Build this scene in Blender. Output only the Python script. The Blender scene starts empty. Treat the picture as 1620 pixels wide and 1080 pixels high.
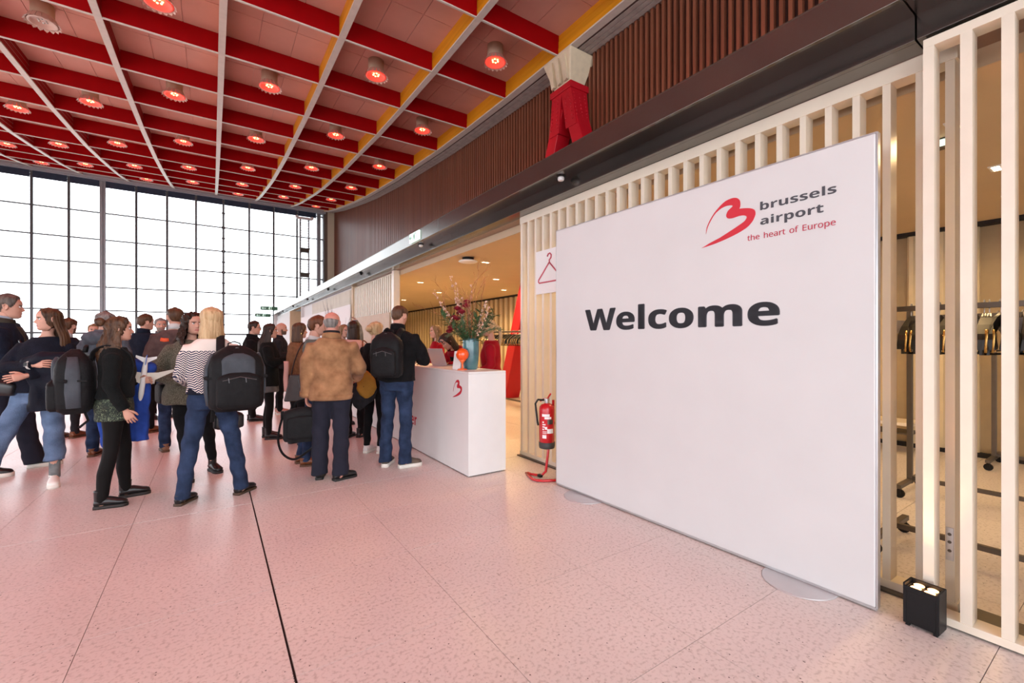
import bpy, bmesh, math, random
import numpy as np
from mathutils import Vector, Matrix, Euler
random.seed(7)
scene = bpy.context.scene
COL = scene.collection
PI = math.pi
sin, cos, rad = math.sin, math.cos, math.radians

# ------------------------------------------------------------------ camera, sky, light, exposure
cd = bpy.data.cameras.new('camera'); cam = bpy.data.objects.new('camera', cd); COL.objects.link(cam)
cd.sensor_width = 36.0; cd.lens = 15.556; cd.clip_start = 0.05; cd.clip_end = 400
cam.location = (0, 0, 1.4); cam.rotation_euler = (rad(90), 0, -rad(34.05))
cd.shift_y = 0.0006
scene.camera = cam
vs = scene.view_settings
vs.view_transform = 'Standard'; vs.look = 'None'; vs.exposure = 0.36; vs.gamma = 1.0; vs.use_curve_mapping = False

world = bpy.data.worlds.new('sky'); scene.world = world; world.use_nodes = True
wn = world.node_tree; wn.nodes.clear()
wo = wn.nodes.new('ShaderNodeOutputWorld'); wb = wn.nodes.new('ShaderNodeBackground')
tc = wn.nodes.new('ShaderNodeTexCoord'); sp = wn.nodes.new('ShaderNodeSeparateXYZ'); cr = wn.nodes.new('ShaderNodeValToRGB')
wn.links.new(tc.outputs['Generated'], sp.inputs[0]); wn.links.new(sp.outputs['Z'], cr.inputs[0])
cr.color_ramp.elements[0].position = 0.0; cr.color_ramp.elements[0].color = (0.93, 0.95, 1.0, 1)
cr.color_ramp.elements[1].position = 0.6; cr.color_ramp.elements[1].color = (0.88, 0.93, 1.0, 1)
wn.links.new(cr.outputs[0], wb.inputs[0]); wb.inputs[1].default_value = 3.7
wn.links.new(wb.outputs[0], wo.inputs[0])

def lamp(name, kind, loc, energy, color, size=0.1, spot=None, aim=None, blend=0.6):
    d = bpy.data.lights.new(name, kind); d.energy = energy; d.color = color
    if kind == 'AREA':
        d.shape = 'RECTANGLE'; d.size, d.size_y = size
    else:
        d.shadow_soft_size = size
    if spot: d.spot_size = rad(spot); d.spot_blend = blend
    o = bpy.data.objects.new(name, d); COL.objects.link(o); o.location = loc
    if aim is not None:
        o.rotation_euler = (Vector(aim) - Vector(loc)).to_track_quat('-Z', 'Y').to_euler()
    return o

# ------------------------------------------------------------------ materials
MATS = {}
def nodes_of(m):
    m.use_nodes = True
    nt = m.node_tree
    return nt, nt.nodes['Principled BSDF']
def mat(name, col, rough=0.6, metal=0.0, var=0.0, vscale=8.0, bump=0.0, bscale=60.0, sheen=0.0, spec=0.5, coat=0.0, emit=None, estr=0.0, stretch=(1, 1, 1), col2=None):
    if name in MATS: return MATS[name]
    m = bpy.data.materials.new(name); nt, b = nodes_of(m)
    b.inputs['Base Color'].default_value = (*col, 1); b.inputs['Roughness'].default_value = rough
    b.inputs['Metallic'].default_value = metal; b.inputs['Specular IOR Level'].default_value = spec
    b.inputs['Sheen Weight'].default_value = sheen; b.inputs['Coat Weight'].default_value = coat
    if emit: b.inputs['Emission Color'].default_value = (*emit, 1); b.inputs['Emission Strength'].default_value = estr
    if var or bump or col2:
        t = nt.nodes.new('ShaderNodeTexCoord'); mp = nt.nodes.new('ShaderNodeMapping'); mp.inputs['Scale'].default_value = stretch
        nt.links.new(t.outputs['Object'], mp.inputs[0])
    if var or col2:
        n = nt.nodes.new('ShaderNodeTexNoise'); n.inputs['Scale'].default_value = vscale; n.inputs['Detail'].default_value = 5
        nt.links.new(mp.outputs[0], n.inputs['Vector'])
        r = nt.nodes.new('ShaderNodeValToRGB'); r.color_ramp.elements[0].position = 0.3; r.color_ramp.elements[1].position = 0.7
        c1 = tuple(max(0, c * (1 - var)) for c in col); c2 = col2 or tuple(min(1, c * (1 + var)) for c in col)
        r.color_ramp.elements[0].color = (*c1, 1); r.color_ramp.elements[1].color = (*c2, 1)
        nt.links.new(n.outputs['Fac'], r.inputs[0]); nt.links.new(r.outputs[0], b.inputs['Base Color'])
    if bump:
        n2 = nt.nodes.new('ShaderNodeTexNoise'); n2.inputs['Scale'].default_value = bscale; n2.inputs['Detail'].default_value = 4
        nt.links.new(mp.outputs[0], n2.inputs['Vector'])
        bp = nt.nodes.new('ShaderNodeBump'); bp.inputs['Strength'].default_value = bump; bp.inputs['Distance'].default_value = 0.02
        nt.links.new(n2.outputs['Fac'], bp.inputs['Height']); nt.links.new(bp.outputs[0], b.inputs['Normal'])
    MATS[name] = m
    return m
def cloth(name, col, var=0.25, vscale=14, rough=0.9, bump=0.5, bscale=18, sheen=0.02, col2=None, stretch=(1, 1, 1)):
    return mat(name, tuple(c*.75 for c in col), rough, 0, var, vscale, bump, bscale, min(sheen, .08), 0.12, 0, None, 0, stretch, col2)

# ------------------------------------------------------------------ mesh collecting
class MB:
    def __init__(s): s.v = []; s.f = []; s.m = []
    def add(s, vs, fs, m=0):
        o = len(s.v); s.v += [tuple(p) for p in vs]
        for f in fs: s.f.append([i + o for i in f]); s.m.append(m)
    def box(s, x0, x1, y0, y1, z0, z1, m=0):
        s.add([(x0,y0,z0),(x1,y0,z0),(x1,y1,z0),(x0,y1,z0),(x0,y0,z1),(x1,y0,z1),(x1,y1,z1),(x0,y1,z1)],
              [(0,3,2,1),(4,5,6,7),(0,1,5,4),(1,2,6,5),(2,3,7,6),(3,0,4,7)], m)
    def hexa(s, p, m=0):   # 8 points: bottom ring then top ring
        s.add(p, [(0,3,2,1),(4,5,6,7),(0,1,5,4),(1,2,6,5),(2,3,7,6),(3,0,4,7)], m)
    def loft(s, rings, m=0, caps=True, closed=True):
        o = len(s.v); n = len(rings[0])
        for r in rings: s.v += [tuple(p) for p in r]
        for i in range(len(rings) - 1):
            for j in range(n if closed else n - 1):
                k = (j + 1) % n
                s.f.append([o+i*n+j, o+i*n+k, o+(i+1)*n+k, o+(i+1)*n+j]); s.m.append(m)
        if caps:
            s.f.append([o+j for j in range(n)][::-1]); s.m.append(m)
            e = o + (len(rings)-1)*n
            s.f.append([e+j for j in range(n)]); s.m.append(m)
    def tube(s, pts, rr, n=10, m=0, round_ends=False, up=None):
        pts = [Vector(p) for p in pts]
        if not isinstance(rr, list): rr = [rr]*len(pts)
        rr = [(r, r) if not isinstance(r, (list, tuple)) else r for r in rr]
        if round_ends:
            d0 = (pts[0]-pts[1]).normalized(); d1 = (pts[-1]-pts[-2]).normalized()
            a0, a1 = rr[0], rr[-1]
            P = [pts[0]+d0*a0[0]*t for t in (0.95, 0.75, 0.4)] + pts + [pts[-1]+d1*a1[0]*t for t in (0.4, 0.75, 0.95)]
            q = (0.3, 0.66, 0.92)
            rr = [(a0[0]*t, a0[1]*t) for t in q] + list(rr) + [(a1[0]*t, a1[1]*t) for t in q[::-1]]
            pts = P
        rings = []; prev = None
        for i, p in enumerate(pts):
            t = (pts[min(i+1, len(pts)-1)] - pts[max(i-1, 0)]).normalized()
            if prev is None:
                ref = Vector(up) if up else (Vector((0,0,1)) if abs(t.z) < 0.9 else Vector((1,0,0)))
                a = (ref - t*ref.dot(t)).normalized()
            else:
                a = (prev - t*prev.dot(t)).normalized()
            prev = a; b = t.cross(a)
            rings.append([p + a*(cos(2*PI*j/n)*rr[i][0]) + b*(sin(2*PI*j/n)*rr[i][1]) for j in range(n)])
        s.loft(rings, m)
    def lathe(s, prof, c=(0,0,0), n=20, m=0):
        s.loft([[(c[0]+r*cos(2*PI*j/n), c[1]+r*sin(2*PI*j/n), c[2]+z) for j in range(n)] for r, z in prof], m)
    def ball(s, c, r, nu=12, nv=8, m=0):
        if not isinstance(r, (list, tuple)): r = (r, r, r)
        s.loft([[(c[0]+r[0]*sin(t)*cos(2*PI*j/nu), c[1]+r[1]*sin(t)*sin(2*PI*j/nu), c[2]-r[2]*cos(t)) for j in range(nu)]
                for t in [0.08+(PI-0.16)*i/nv for i in range(nv+1)]], m)
    def xf(s, M, start=0):
        for i in range(start, len(s.v)): s.v[i] = tuple(M @ Vector(s.v[i]))
        return s
    def join(s, o, mo=0):
        k = len(s.v); s.v += o.v
        s.f += [[i+k for i in f] for f in o.f]; s.m += [x+mo for x in o.m]
    def mesh(s, name, mats, smooth=True):
        me = bpy.data.meshes.new(name)
        me.from_pydata([tuple(p) for p in s.v], [], s.f)
        for q in (mats if isinstance(mats, (list, tuple)) else [mats]): me.materials.append(q)
        me.polygons.foreach_set('material_index', s.m)
        me.polygons.foreach_set('use_smooth', [smooth]*len(s.f))
        me.update()
        return me
    def obj(s, name, mats, parent=None, smooth=False, fix=True):
        me = s.mesh(name, mats, smooth)
        if fix:
            bm = bmesh.new(); bm.from_mesh(me); bmesh.ops.recalc_face_normals(bm, faces=bm.faces); bm.to_mesh(me); bm.free()
        return link(name, me, parent)
def link(name, data, parent=None, loc=None):
    o = bpy.data.objects.new(name, data); COL.objects.link(o)
    if parent is not None: o.parent = parent
    if loc is not None: o.location = loc
    return o
def bev(o, w=0.004, seg=2, ang=30):
    b = o.modifiers.new('bevel', 'BEVEL'); b.width = w; b.segments = seg; b.limit_method = 'ANGLE'; b.angle_limit = rad(ang)
    return o
def tag(o, label, cat, group=None):
    o['label'] = label; o['category'] = cat
    if group: o['group'] = group
    return o
def empty(name, loc=(0,0,0), rz=0.0):
    o = bpy.data.objects.new(name, None); COL.objects.link(o); o.location = loc; o.rotation_euler = (0,0,rz); o.empty_display_size = 0.1
    return o
def thing(name, label, cat, loc=(0,0,0), rz=0.0, group=None):
    return tag(empty(name, loc, rz), label, cat, group)
def struct(o):
    o['kind'] = 'structure'; return o
def stuff(o):
    o['kind'] = 'stuff'; return o
def one(name, fn, mats, parent=None, smooth=False):
    b = MB(); fn(b); return b.obj(name, mats, parent, smooth)
def boxobj(name, x0, x1, y0, y1, z0, z1, m, parent=None, bw=0.0):
    b = MB(); b.box(x0,x1,y0,y1,z0,z1); o = b.obj(name, m, parent)
    if bw: bev(o, bw)
    return o
def lerp(a, b, t): return a+(b-a)*t
def interp(x, tab):
    if x <= tab[0][0]: return tab[0][1]
    for (x0, y0), (x1, y1) in zip(tab, tab[1:]):
        if x <= x1: return y0+(y1-y0)*(x-x0)/(x1-x0)
    return tab[-1][1]
def sstep(a, b, x):
    t = max(0.0, min(1.0, (x-a)/(b-a))); return t*t*(3-2*t)
def copyo(o, parent=None, loc=None, rz=None):
    c = o.copy(); COL.objects.link(c); c.parent = parent
    if loc is not None: c.location = loc
    if rz is not None: c.rotation_euler = (0,0,rz)
    return c
def copy_tree(o, parent=None, loc=None, rz=None):
    c = copyo(o, parent, loc, rz)
    for ch in list(o.children): copy_tree(ch, c)
    return c
# ------------------------------------------------------------------ setting materials
WHITE = mat('white laminate', (0.80, 0.79, 0.79), 0.45, var=0.02, vscale=2)
BOARD = mat('white fabric board', (0.63, 0.635, 0.635), 0.7, var=0.02, vscale=3, bump=0.02, bscale=300)
CREAM = mat('cream lacquered slat', (0.78, 0.70, 0.58), 0.35, var=0.04, vscale=5)
CREAMI = mat('cream corrugated back wall', (0.66, 0.55, 0.36), 0.4, var=0.04)
TAN = mat('tan painted wall', (0.66, 0.50, 0.32), 0.6, var=0.03)
SOFF = mat('cloakroom ceiling plaster', (0.62, 0.48, 0.31), 0.7, var=0.03, vscale=2)
METAL = mat('bronze satin metal cladding', (0.17, 0.16, 0.15), 0.2, 0.9, var=0.06, vscale=1.5)
METALD = mat('dark bronze metal', (0.10, 0.085, 0.07), 0.35, 0.6, var=0.1)
STEEL = mat('grey painted steel', (0.33, 0.35, 0.37), 0.45, 0.2, var=0.05)
HEADER = mat('grey window header paint', (0.40, 0.42, 0.45), 0.6, var=0.04)
BLIND = mat('dark blue blind fabric', (0.03, 0.045, 0.08), 0.8, var=0.1)
MULL = mat('window mullion grey', (0.09, 0.095, 0.10), 0.5, 0.1, var=0.05)
RED = mat('red beam lacquer', (0.32, 0.0, 0.002), 0.5, var=0.06, vscale=3, spec=0.12)
REDC = mat('red column paint', (0.50, 0.004, 0.015), 0.45, var=0.06, vscale=3)
YELLOW = mat('yellow beam paint', (0.74, 0.31, 0.006), 0.5, var=0.10, vscale=5, stretch=(1, 0.15, 3))
RIBW = mat('off white rib paint', (0.66, 0.60, 0.52), 0.55, var=0.05)
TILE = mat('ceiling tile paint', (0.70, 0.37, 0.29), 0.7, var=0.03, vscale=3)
CONC = mat('pale concrete', (0.42, 0.36, 0.32), 0.8, var=0.15, vscale=6, bump=0.1)
DARK = mat('dark gap', (0.015, 0.012, 0.012), 0.8, var=0.1)
BLACK = mat('black plastic', (0.008, 0.008, 0.009), 0.45, var=0.1, spec=0.25)
CHROME = mat('brushed steel', (0.55, 0.55, 0.56), 0.3, 0.9, var=0.05)
TRACK = mat('pinkish metal track', (0.34, 0.24, 0.20), 0.35, 0.6, var=0.05)

def wood_mat():
    m = bpy.data.materials.new('red brown slatted wood'); nt, b = nodes_of(m)
    t = nt.nodes.new('ShaderNodeTexCoord'); mp = nt.nodes.new('ShaderNodeMapping'); mp.inputs['Scale'].default_value = (6, 6, 0.5)
    oi = nt.nodes.new('ShaderNodeObjectInfo')
    n = nt.nodes.new('ShaderNodeTexNoise'); n.noise_dimensions = '4D'; n.inputs['Scale'].default_value = 2.5; n.inputs['Detail'].default_value = 6
    r = nt.nodes.new('ShaderNodeValToRGB'); r.color_ramp.elements[0].color = (0.11, 0.032, 0.018, 1); r.color_ramp.elements[1].color = (0.36, 0.125, 0.065, 1)
    mul = nt.nodes.new('ShaderNodeMath'); mul.operation = 'MULTIPLY'; mul.inputs[1].default_value = 40
    nt.links.new(oi.outputs['Random'], mul.inputs[0]); nt.links.new(mul.outputs[0], n.inputs['W'])
    nt.links.new(t.outputs['Object'], mp.inputs[0]); nt.links.new(mp.outputs[0], n.inputs['Vector'])
    nt.links.new(n.outputs['Fac'], r.inputs[0]); nt.links.new(r.outputs[0], b.inputs['Base Color'])
    b.inputs['Roughness'].default_value = 0.38
    return m
WOOD = wood_mat()

def floor_mat():
    m = bpy.data.materials.new('pale terrazzo floor'); nt, b = nodes_of(m)
    t = nt.nodes.new('ShaderNodeNewGeometry')
    n = nt.nodes.new('ShaderNodeTexNoise'); n.inputs['Scale'].default_value = 1.1; n.inputs['Detail'].default_value = 3
    n2 = nt.nodes.new('ShaderNodeTexVoronoi'); n2.inputs['Scale'].default_value = 75
    n3 = nt.nodes.new('ShaderNodeTexNoise'); n3.inputs['Scale'].default_value = 55; n3.inputs['Detail'].default_value = 4
    for q in (n, n2, n3): nt.links.new(t.outputs['Position'], q.inputs['Vector'])
    r = nt.nodes.new('ShaderNodeValToRGB'); r.color_ramp.elements[0].position = 0.3; r.color_ramp.elements[1].position = 0.7
    r.color_ramp.elements[0].color = (0.69, 0.63, 0.60, 1); r.color_ramp.elements[1].color = (0.755, 0.69, 0.655, 1)
    nt.links.new(n.outputs['Fac'], r.inputs[0])
    # fine speckle
    r3 = nt.nodes.new('ShaderNodeValToRGB'); r3.color_ramp.elements[0].position = 0.32; r3.color_ramp.elements[1].position = 0.5
    r3.color_ramp.elements[0].color = (0.74, 0.72, 0.70, 1); r3.color_ramp.elements[1].color = (1, 1, 1, 1)
    nt.links.new(n3.outputs['Fac'], r3.inputs[0])
    mx = nt.nodes.new('ShaderNodeMix'); mx.data_type = 'RGBA'; mx.blend_type = 'MULTIPLY'; mx.inputs[0].default_value = 1.0
    nt.links.new(r.outputs[0], mx.inputs[6]); nt.links.new(r3.outputs[0], mx.inputs[7])
    # sparse dark chips: pick cells by their random colour
    sep = nt.nodes.new('ShaderNodeSeparateColor'); nt.links.new(n2.outputs['Color'], sep.inputs[0])
    g = nt.nodes.new('ShaderNodeMath'); g.operation = 'GREATER_THAN'; g.inputs[1].default_value = 0.972; nt.links.new(sep.outputs[0], g.inputs[0])
    l = nt.nodes.new('ShaderNodeMath'); l.operation = 'LESS_THAN'; l.inputs[1].default_value = 0.27; nt.links.new(n2.outputs['Distance'], l.inputs[0])
    a = nt.nodes.new('ShaderNodeMath'); a.operation = 'MULTIPLY'; nt.links.new(g.outputs[0], a.inputs[0]); nt.links.new(l.outputs[0], a.inputs[1])
    mx2 = nt.nodes.new('ShaderNodeMix'); mx2.data_type = 'RGBA'; mx2.inputs[7].default_value = (0.10, 0.075, 0.07, 1)
    nt.links.new(a.outputs[0], mx2.inputs[0]); nt.links.new(mx.outputs[2], mx2.inputs[6]); nt.links.new(mx2.outputs[2], b.inputs['Base Color'])
    b.inputs['Roughness'].default_value = 0.36
    rr = nt.nodes.new('ShaderNodeMapRange'); rr.inputs[3].default_value = 0.28; rr.inputs[4].default_value = 0.42
    nt.links.new(n.outputs['Fac'], rr.inputs[0]); nt.links.new(rr.outputs[0], b.inputs['Roughness'])
    return m
FLOOR = floor_mat()

def glass_mat():
    m = bpy.data.materials.new('clear window glass'); m.use_nodes = True; nt = m.node_tree; nt.nodes.clear()
    o = nt.nodes.new('ShaderNodeOutputMaterial'); t = nt.nodes.new('ShaderNodeBsdfTransparent'); g = nt.nodes.new('ShaderNodeBsdfGlossy')
    f = nt.nodes.new('ShaderNodeFresnel'); mx = nt.nodes.new('ShaderNodeMixShader')
    t.inputs[0].default_value = (0.97, 0.985, 0.98, 1); g.inputs['Roughness'].default_value = 0.03; f.inputs[0].default_value = 1.45
    nt.links.new(f.outputs[0], mx.inputs[0]); nt.links.new(t.outputs[0], mx.inputs[1]); nt.links.new(g.outputs[0], mx.inputs[2]); nt.links.new(mx.outputs[0], o.inputs[0])
    return m
GLASS = glass_mat()

# ------------------------------------------------------------------ floor: stone slabs on a dark bed
YW = 30.5
flo = MB()
flo.box(-40, 14, -12, 40, -0.30, -0.014, 1)
px, py = 0.797, 0.806
IX = list(range(-9, 10)); IY = list(range(-2, 14))
gx = [0.285 + px*i for i in IX] + [0.285 + px*(IX[-1]+1)]
gy = [4.46 + py*(j-5) for j in IY] + [4.46 + py*(IY[-1]+1-5)]
# beyond the slabs that can be told apart the floor runs on as one field
flo.box(-40, gx[0], -12, 40, -0.014, 0, 0); flo.box(gx[-1], 14, -12, 40, -0.014, 0, 0)
flo.box(gx[0], gx[-1], -12, gy[0], -0.014, 0, 0); flo.box(gx[0], gx[-1], gy[-1], 40, -0.014, 0, 0)
floor = struct(flo.obj('floor', [FLOOR, DARK]))
slabs = {}
for a, i in enumerate(IX):
    for c, j in enumerate(IY):
        gl = 0.0055 if i == 0 else 0.0014; gr = 0.0055 if i == -1 else 0.0014
        gb = 0.0035 if j == 5 else 0.0014; gt = 0.0035 if j == 4 else 0.0014
        key = (gl, gr, gb, gt)
        if key not in slabs:
            b = MB(); b.box(gl, px-gr, gb, py-gt, -0.014, 0.0); slabs[key] = b.mesh('floor_slab', [FLOOR], False)
        link('floor_slab', slabs[key], floor, (gx[a], gy[c], random.uniform(-0.0003, 0.0003)))
gr_ = MB(); gr_.box(-150, 150, 40, 200, -0.5, -0.3); gr_.box(-150, -40, -80, 40, -0.5, -0.3)
struct(gr_.obj('ground', [mat('outside apron concrete', (0.5, 0.5, 0.5), 0.9, var=0.05, vscale=0.3)]))

# ------------------------------------------------------------------ coffered ceiling that sweeps up to the window
ZT = [(-8, 7.28), (7, 7.28), (9, 7.30), (11, 7.36), (12.98, 7.45), (14.96, 7.60), (16.94, 7.74), (18.92, 7.94), (20.9, 8.16), (22.88, 8.44), (24.86, 8.75), (26.84, 9.07), (28.82, 9.45), (30.5, 9.80)]
def zc(y): return interp(y, ZT)
RX = [5.95, 4.015, 2.08, 0.15, -1.75, -3.62, -5.4, -7.15, -8.9, -10.7]
BYS = [7.02 + 1.98*k for k in range(-4, 12)]; BYS[-1] = min(BYS[-1], 28.8)
BY = BYS + [30.45]
YS = [-8.0]
for a, b_ in zip([-8.0] + BY, BY): YS += [lerp(a, b_, t) for t in (0.34, 0.67, 1.0)]
DEP = 0.44
ceil = struct(empty('ceiling'))
def rib_mesh(xm, w=0.10, edge=False):
    b = MB(); n = len(YS)
    for i in range(n-1):
        y0, y1 = YS[i], YS[i+1]; z0, z1 = zc(y0), zc(y1)
        if y1 - y0 < 1e-4: continue
        def quad(x0, x1, zz0, zz1, m):   # box between two stations
            b.hexa([(x0,y0,z0+zz0),(x1,y0,z0+zz0),(x1,y1,z1+zz0),(x0,y1,z1+zz0),(x0,y0,z0+zz1),(x1,y0,z0+zz1),(x1,y1,z1+zz1),(x0,y1,z1+zz1)], m)
        quad(xm-w/2, xm+w/2, 0, 0.03, 0)
        # three stepped laminations on each cheek, with thin light reveals between them
        for k in range(3):
            a0 = 0.03 + k*(DEP-0.03)/3; a1 = 0.03 + (k+1)*(DEP-0.03)/3 - 0.012
            ins = 0.012 + 0.006*k
            quad(xm-w/2+ins, xm-0.001, a0, a1, 1)
            if not edge: quad(xm+0.001, xm+w/2-ins, a0, a1, 2)
            quad(xm-w/2+ins+0.008, xm-0.001, a1, a1+0.012, 1)
            if not edge: quad(xm+0.001, xm+w/2-ins-0.003, a1, a1+0.012, 0)
    return b
for i, x in enumerate(RX):
    rib_mesh(x, 0.12 if i else 0.16, i == 0).obj('ceiling_rib', [RIBW, YELLOW, RED], ceil)
def bay(b, x0, x1, y, kind):
    z = zc(y)
    if kind == 'beam':
        b.box(x0, x1, -0.018, 0.018, 0, 0.02, 0); b.box(x0, x1, -0.0175, 0.0175, 0.02, DEP, 1)
for yi, y in enumerate(BY[:-1]):
    for k in range(len(RX)-1):
        x1 = RX[k]-0.05; x0 = RX[k+1]+0.05
        b = MB(); bay(b, x0, x1, y, 'beam')
        o = b.obj('cross_beam', [RIBW, RED], ceil); o.location = (0, y, zc(y))
BYY = [-3.0, -1.0] + BY
for yi in range(len(BYY)-1):
    y0, y1 = BYY[yi]+0.018, BYY[yi+1]-0.018
    if y1-y0 < 0.2: continue
    for k in range(len(RX)-1):
        x1 = RX[k]-0.03; x0 = RX[k+1]+0.03
        b = MB(); g = 0.006
        for a in range(3):
            for c in range(2):
                xa, xb = lerp(x0, x1, a/3)+g, lerp(x0, x1, (a+1)/3)-g
                ya, yb = lerp(y0, y1, c/2)+g, lerp(y0, y1, (c+1)/2)-g
                za, zb = zc(ya)+DEP-0.03, zc(yb)+DEP-0.03
                dz = random.uniform(-0.002, 0.002)
                b.hexa([(xa,ya,za+dz),(xb,ya,za+dz),(xb,yb,zb+dz),(xa,yb,zb+dz),(xa,ya,za+0.03),(xb,ya,za+0.03),(xb,yb,zb+0.03),(xa,yb,zb+0.03)], 0)
        za, zb = zc(y0)+DEP-0.012, zc(y1)+DEP-0.012
        b.hexa([(x0,y0,za),(x1,y0,za),(x1,y1,zb),(x0,y1,zb),(x0,y0,za+0.05),(x1,y0,za+0.05),(x1,y1,zb+0.05),(x0,y1,zb+0.05)], 1)
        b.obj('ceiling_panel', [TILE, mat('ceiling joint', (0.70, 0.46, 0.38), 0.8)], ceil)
# concrete edge beam and stepped soffit up to the wood wall
b = MB()
for i in range(len(YS)-1):
    y0, y1 = YS[i], YS[i+1]; z0, z1 = zc(y0), zc(y1)
    for x0, x1, a0, a1, m in ((6.03, 6.10, 0.03, 0.4, 1), (6.10, 6.19, 0.015, 0.4, 0), (6.19, 6.21, 0.06, 0.4, 1), (6.21, 6.30, 0.015, 0.4, 0), (6.30, 6.32, 0.06, 0.4, 1), (6.32, 6.42, 0.015, 0.4, 0), (6.42, 6.75, 0.05, 0.4, 0)):
        b.hexa([(x0,y0,z0+a0),(x1,y0,z0+a0),(x1,y1,z1+a0),(x0,y1,z1+a0),(x0,y0,z0+a1),(x1,y0,z0+a1),(x1,y1,z1+a1),(x0,y1,z1+a1)], m)
b.obj('edge_beam', [CONC, mat('soffit shadow gap', (0.12, 0.08, 0.07), 0.8)], ceil)
# roof deck above the coffers keeps the sky out
b = MB()
for i in range(len(YS)-1):
    y0, y1 = YS[i], YS[i+1]; z0, z1 = zc(y0)+0.55, zc(y1)+0.55
    b.hexa([(-11.2,y0,z0),(7.2,y0,z0),(7.2,y1,z1),(-11.2,y1,z1),(-11.2,y0,z0+0.2),(7.2,y0,z0+0.2),(7.2,y1,z1+0.2),(-11.2,y1,z1+0.2)])
b.obj('roof_deck', [CONC], ceil)

# ------------------------------------------------------------------ ceiling lamps: stub, petal ring, glowing bulbs
LAMPRED = mat('glowing red petal glass', (0.8, 0.10, 0.07), 0.4, emit=(1.0, 0.08, 0.05), estr=0.55)
LAMPHOT = mat('lit lamp filament', (1, 0.6, 0.3), 0.4, emit=(1.0, 0.30, 0.10), estr=9)
PETAL = mat('metal lamp petal', (0.62, 0.42, 0.34), 0.4, 0.3, var=0.05)
STUB = mat('beige lamp housing', (0.55, 0.42, 0.30), 0.6, var=0.05)
def lampparts(lit):
    body = MB(); body.lathe([(0.17, 0.36), (0.17, 0.10), (0.165, 0.06), (0.14, 0.05)], n=20)
    ring = MB(); n = 18
    for i in range(n):
        a = 2*PI*i/n; da = 2*PI/n*0.44
        p = []
        for z, r in ((0.11, 0.185), (0.05, 0.215), (-0.005, 0.245)):
            p.append([(r*cos(a+s*da*q), r*sin(a+s*da*q), z) for s, q in ((-1, 1), (1, 1))])
        r2 = 0.012
        rings = []
        for (l, r_), z in zip(p, (0, 1, 2)):
            rings.append([l, r_, (r_[0]*0.95, r_[1]*0.95, r_[2]+0.004), (l[0]*0.95, l[1]*0.95, l[2]+0.004)])
        ring.loft(rings, 0)
        ring.add([(0.25*cos(a-da), 0.25*sin(a-da), -0.005), (0.27*cos(a), 0.27*sin(a), -0.03), (0.25*cos(a+da), 0.25*sin(a+da), -0.005), (0.235*cos(a), 0.235*sin(a), 0.004)], [(0, 1, 2), (0, 2, 3), (0, 3, 1), (1, 3, 2)], 0)
    glow = MB(); glow.lathe([(0.175, 0.09), (0.20, 0.03), (0.215, -0.004), (0.185, -0.004), (0.165, 0.04)], n=24)
    bulbs = MB()
    for i in range(6):
        a = 2*PI*i/6
        bulbs.ball((0.06*cos(a), 0.06*sin(a), 0.05), (0.022, 0.022, 0.03), 8, 6)
    return body, ring, glow, bulbs
lb, lr, lg, lbu = lampparts(True)
me_body = lb.mesh('housing', [STUB]); me_ring = lr.mesh('petal_ring', [PETAL], False)
me_glow = lg.mesh('glow_ring', [LAMPRED]); me_glow_off = lg.mesh('glow_ring', [PETAL])
me_bulb = lbu.mesh('bulb', [LAMPHOT]); me_bulb_off = lbu.mesh('bulb', [mat('unlit bulb glass', (0.6, 0.6, 0.55), 0.2)])
RED_W = 58
order = ['first', 'second', 'third', 'fourth', 'fifth', 'sixth', 'seventh', 'eighth', 'ninth', 'tenth', 'eleventh', 'twelfth', 'thirteenth', 'fourteenth', 'fifteenth', 'sixteenth']
for k in range(len(RX)-1):
    xm = (RX[k]+RX[k+1])/2; cnt = 0
    for yi in range(1, len(BYY)-1):
        if (k+yi) % 2 == 1: continue
        ym = (BYY[yi]+BYY[yi+1])/2
        if ym < 0.5 or k > 6 and ym < 6: continue
        if ym > 28: continue
        off = (k == 4 and abs(ym-11.97) < 1)
        z = zc(ym)+0.06
        row = ['beside the yellow edge of the wood wall', 'one row in from the wood wall', 'two rows in from the wood wall', 'third row in from the wood wall', 'fourth row in from the wood wall', 'fifth row in from the wood wall', 'sixth row in from the wood wall', 'seventh row in from the wood wall', 'outermost row away from the wood wall'][k]
        lab = ('unlit beige ceiling lamp with petal ring, %s' if off else 'red glowing ceiling lamp ' + order[cnt] + ' from the camera, %s') % row
        t = thing('ceiling_lamp', lab, 'lamp', (xm, ym, z), random.uniform(0, 6), 'petal lamps in the ceiling coffers')
        link('housing', me_body, t); link('petal_ring', me_ring, t)
        link('glow_ring', me_glow_off if off else me_glow, t); link('bulb', me_bulb_off if off else me_bulb, t)
        if not off and ym < 27:
            lamp('lamp_light', 'SPOT', (xm, ym, z-0.08), RED_W, (1.0, 0.05, 0.05), 0.15, 112, (xm, ym, 0), 0.9)
        cnt += 1
# the low building's plaster reflects warm cloakroom lamps; daylight comes in from the open hall side

lw = MB(); lw.box(-11.4, -11.2, -8, 30.7, 4.2, 11.0, 0)
for q in range(12): lw.box(-11.4, -11.25, -7.8+3.4*q, -7.65+3.4*q, 0, 4.2, 1)
lwo = struct(lw.obj('wall_left', [mat('far side dark wood', (0.12, 0.04, 0.025), 0.5, var=0.2), mat('far side cream panels', (0.5, 0.42, 0.32), 0.5)]))
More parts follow.
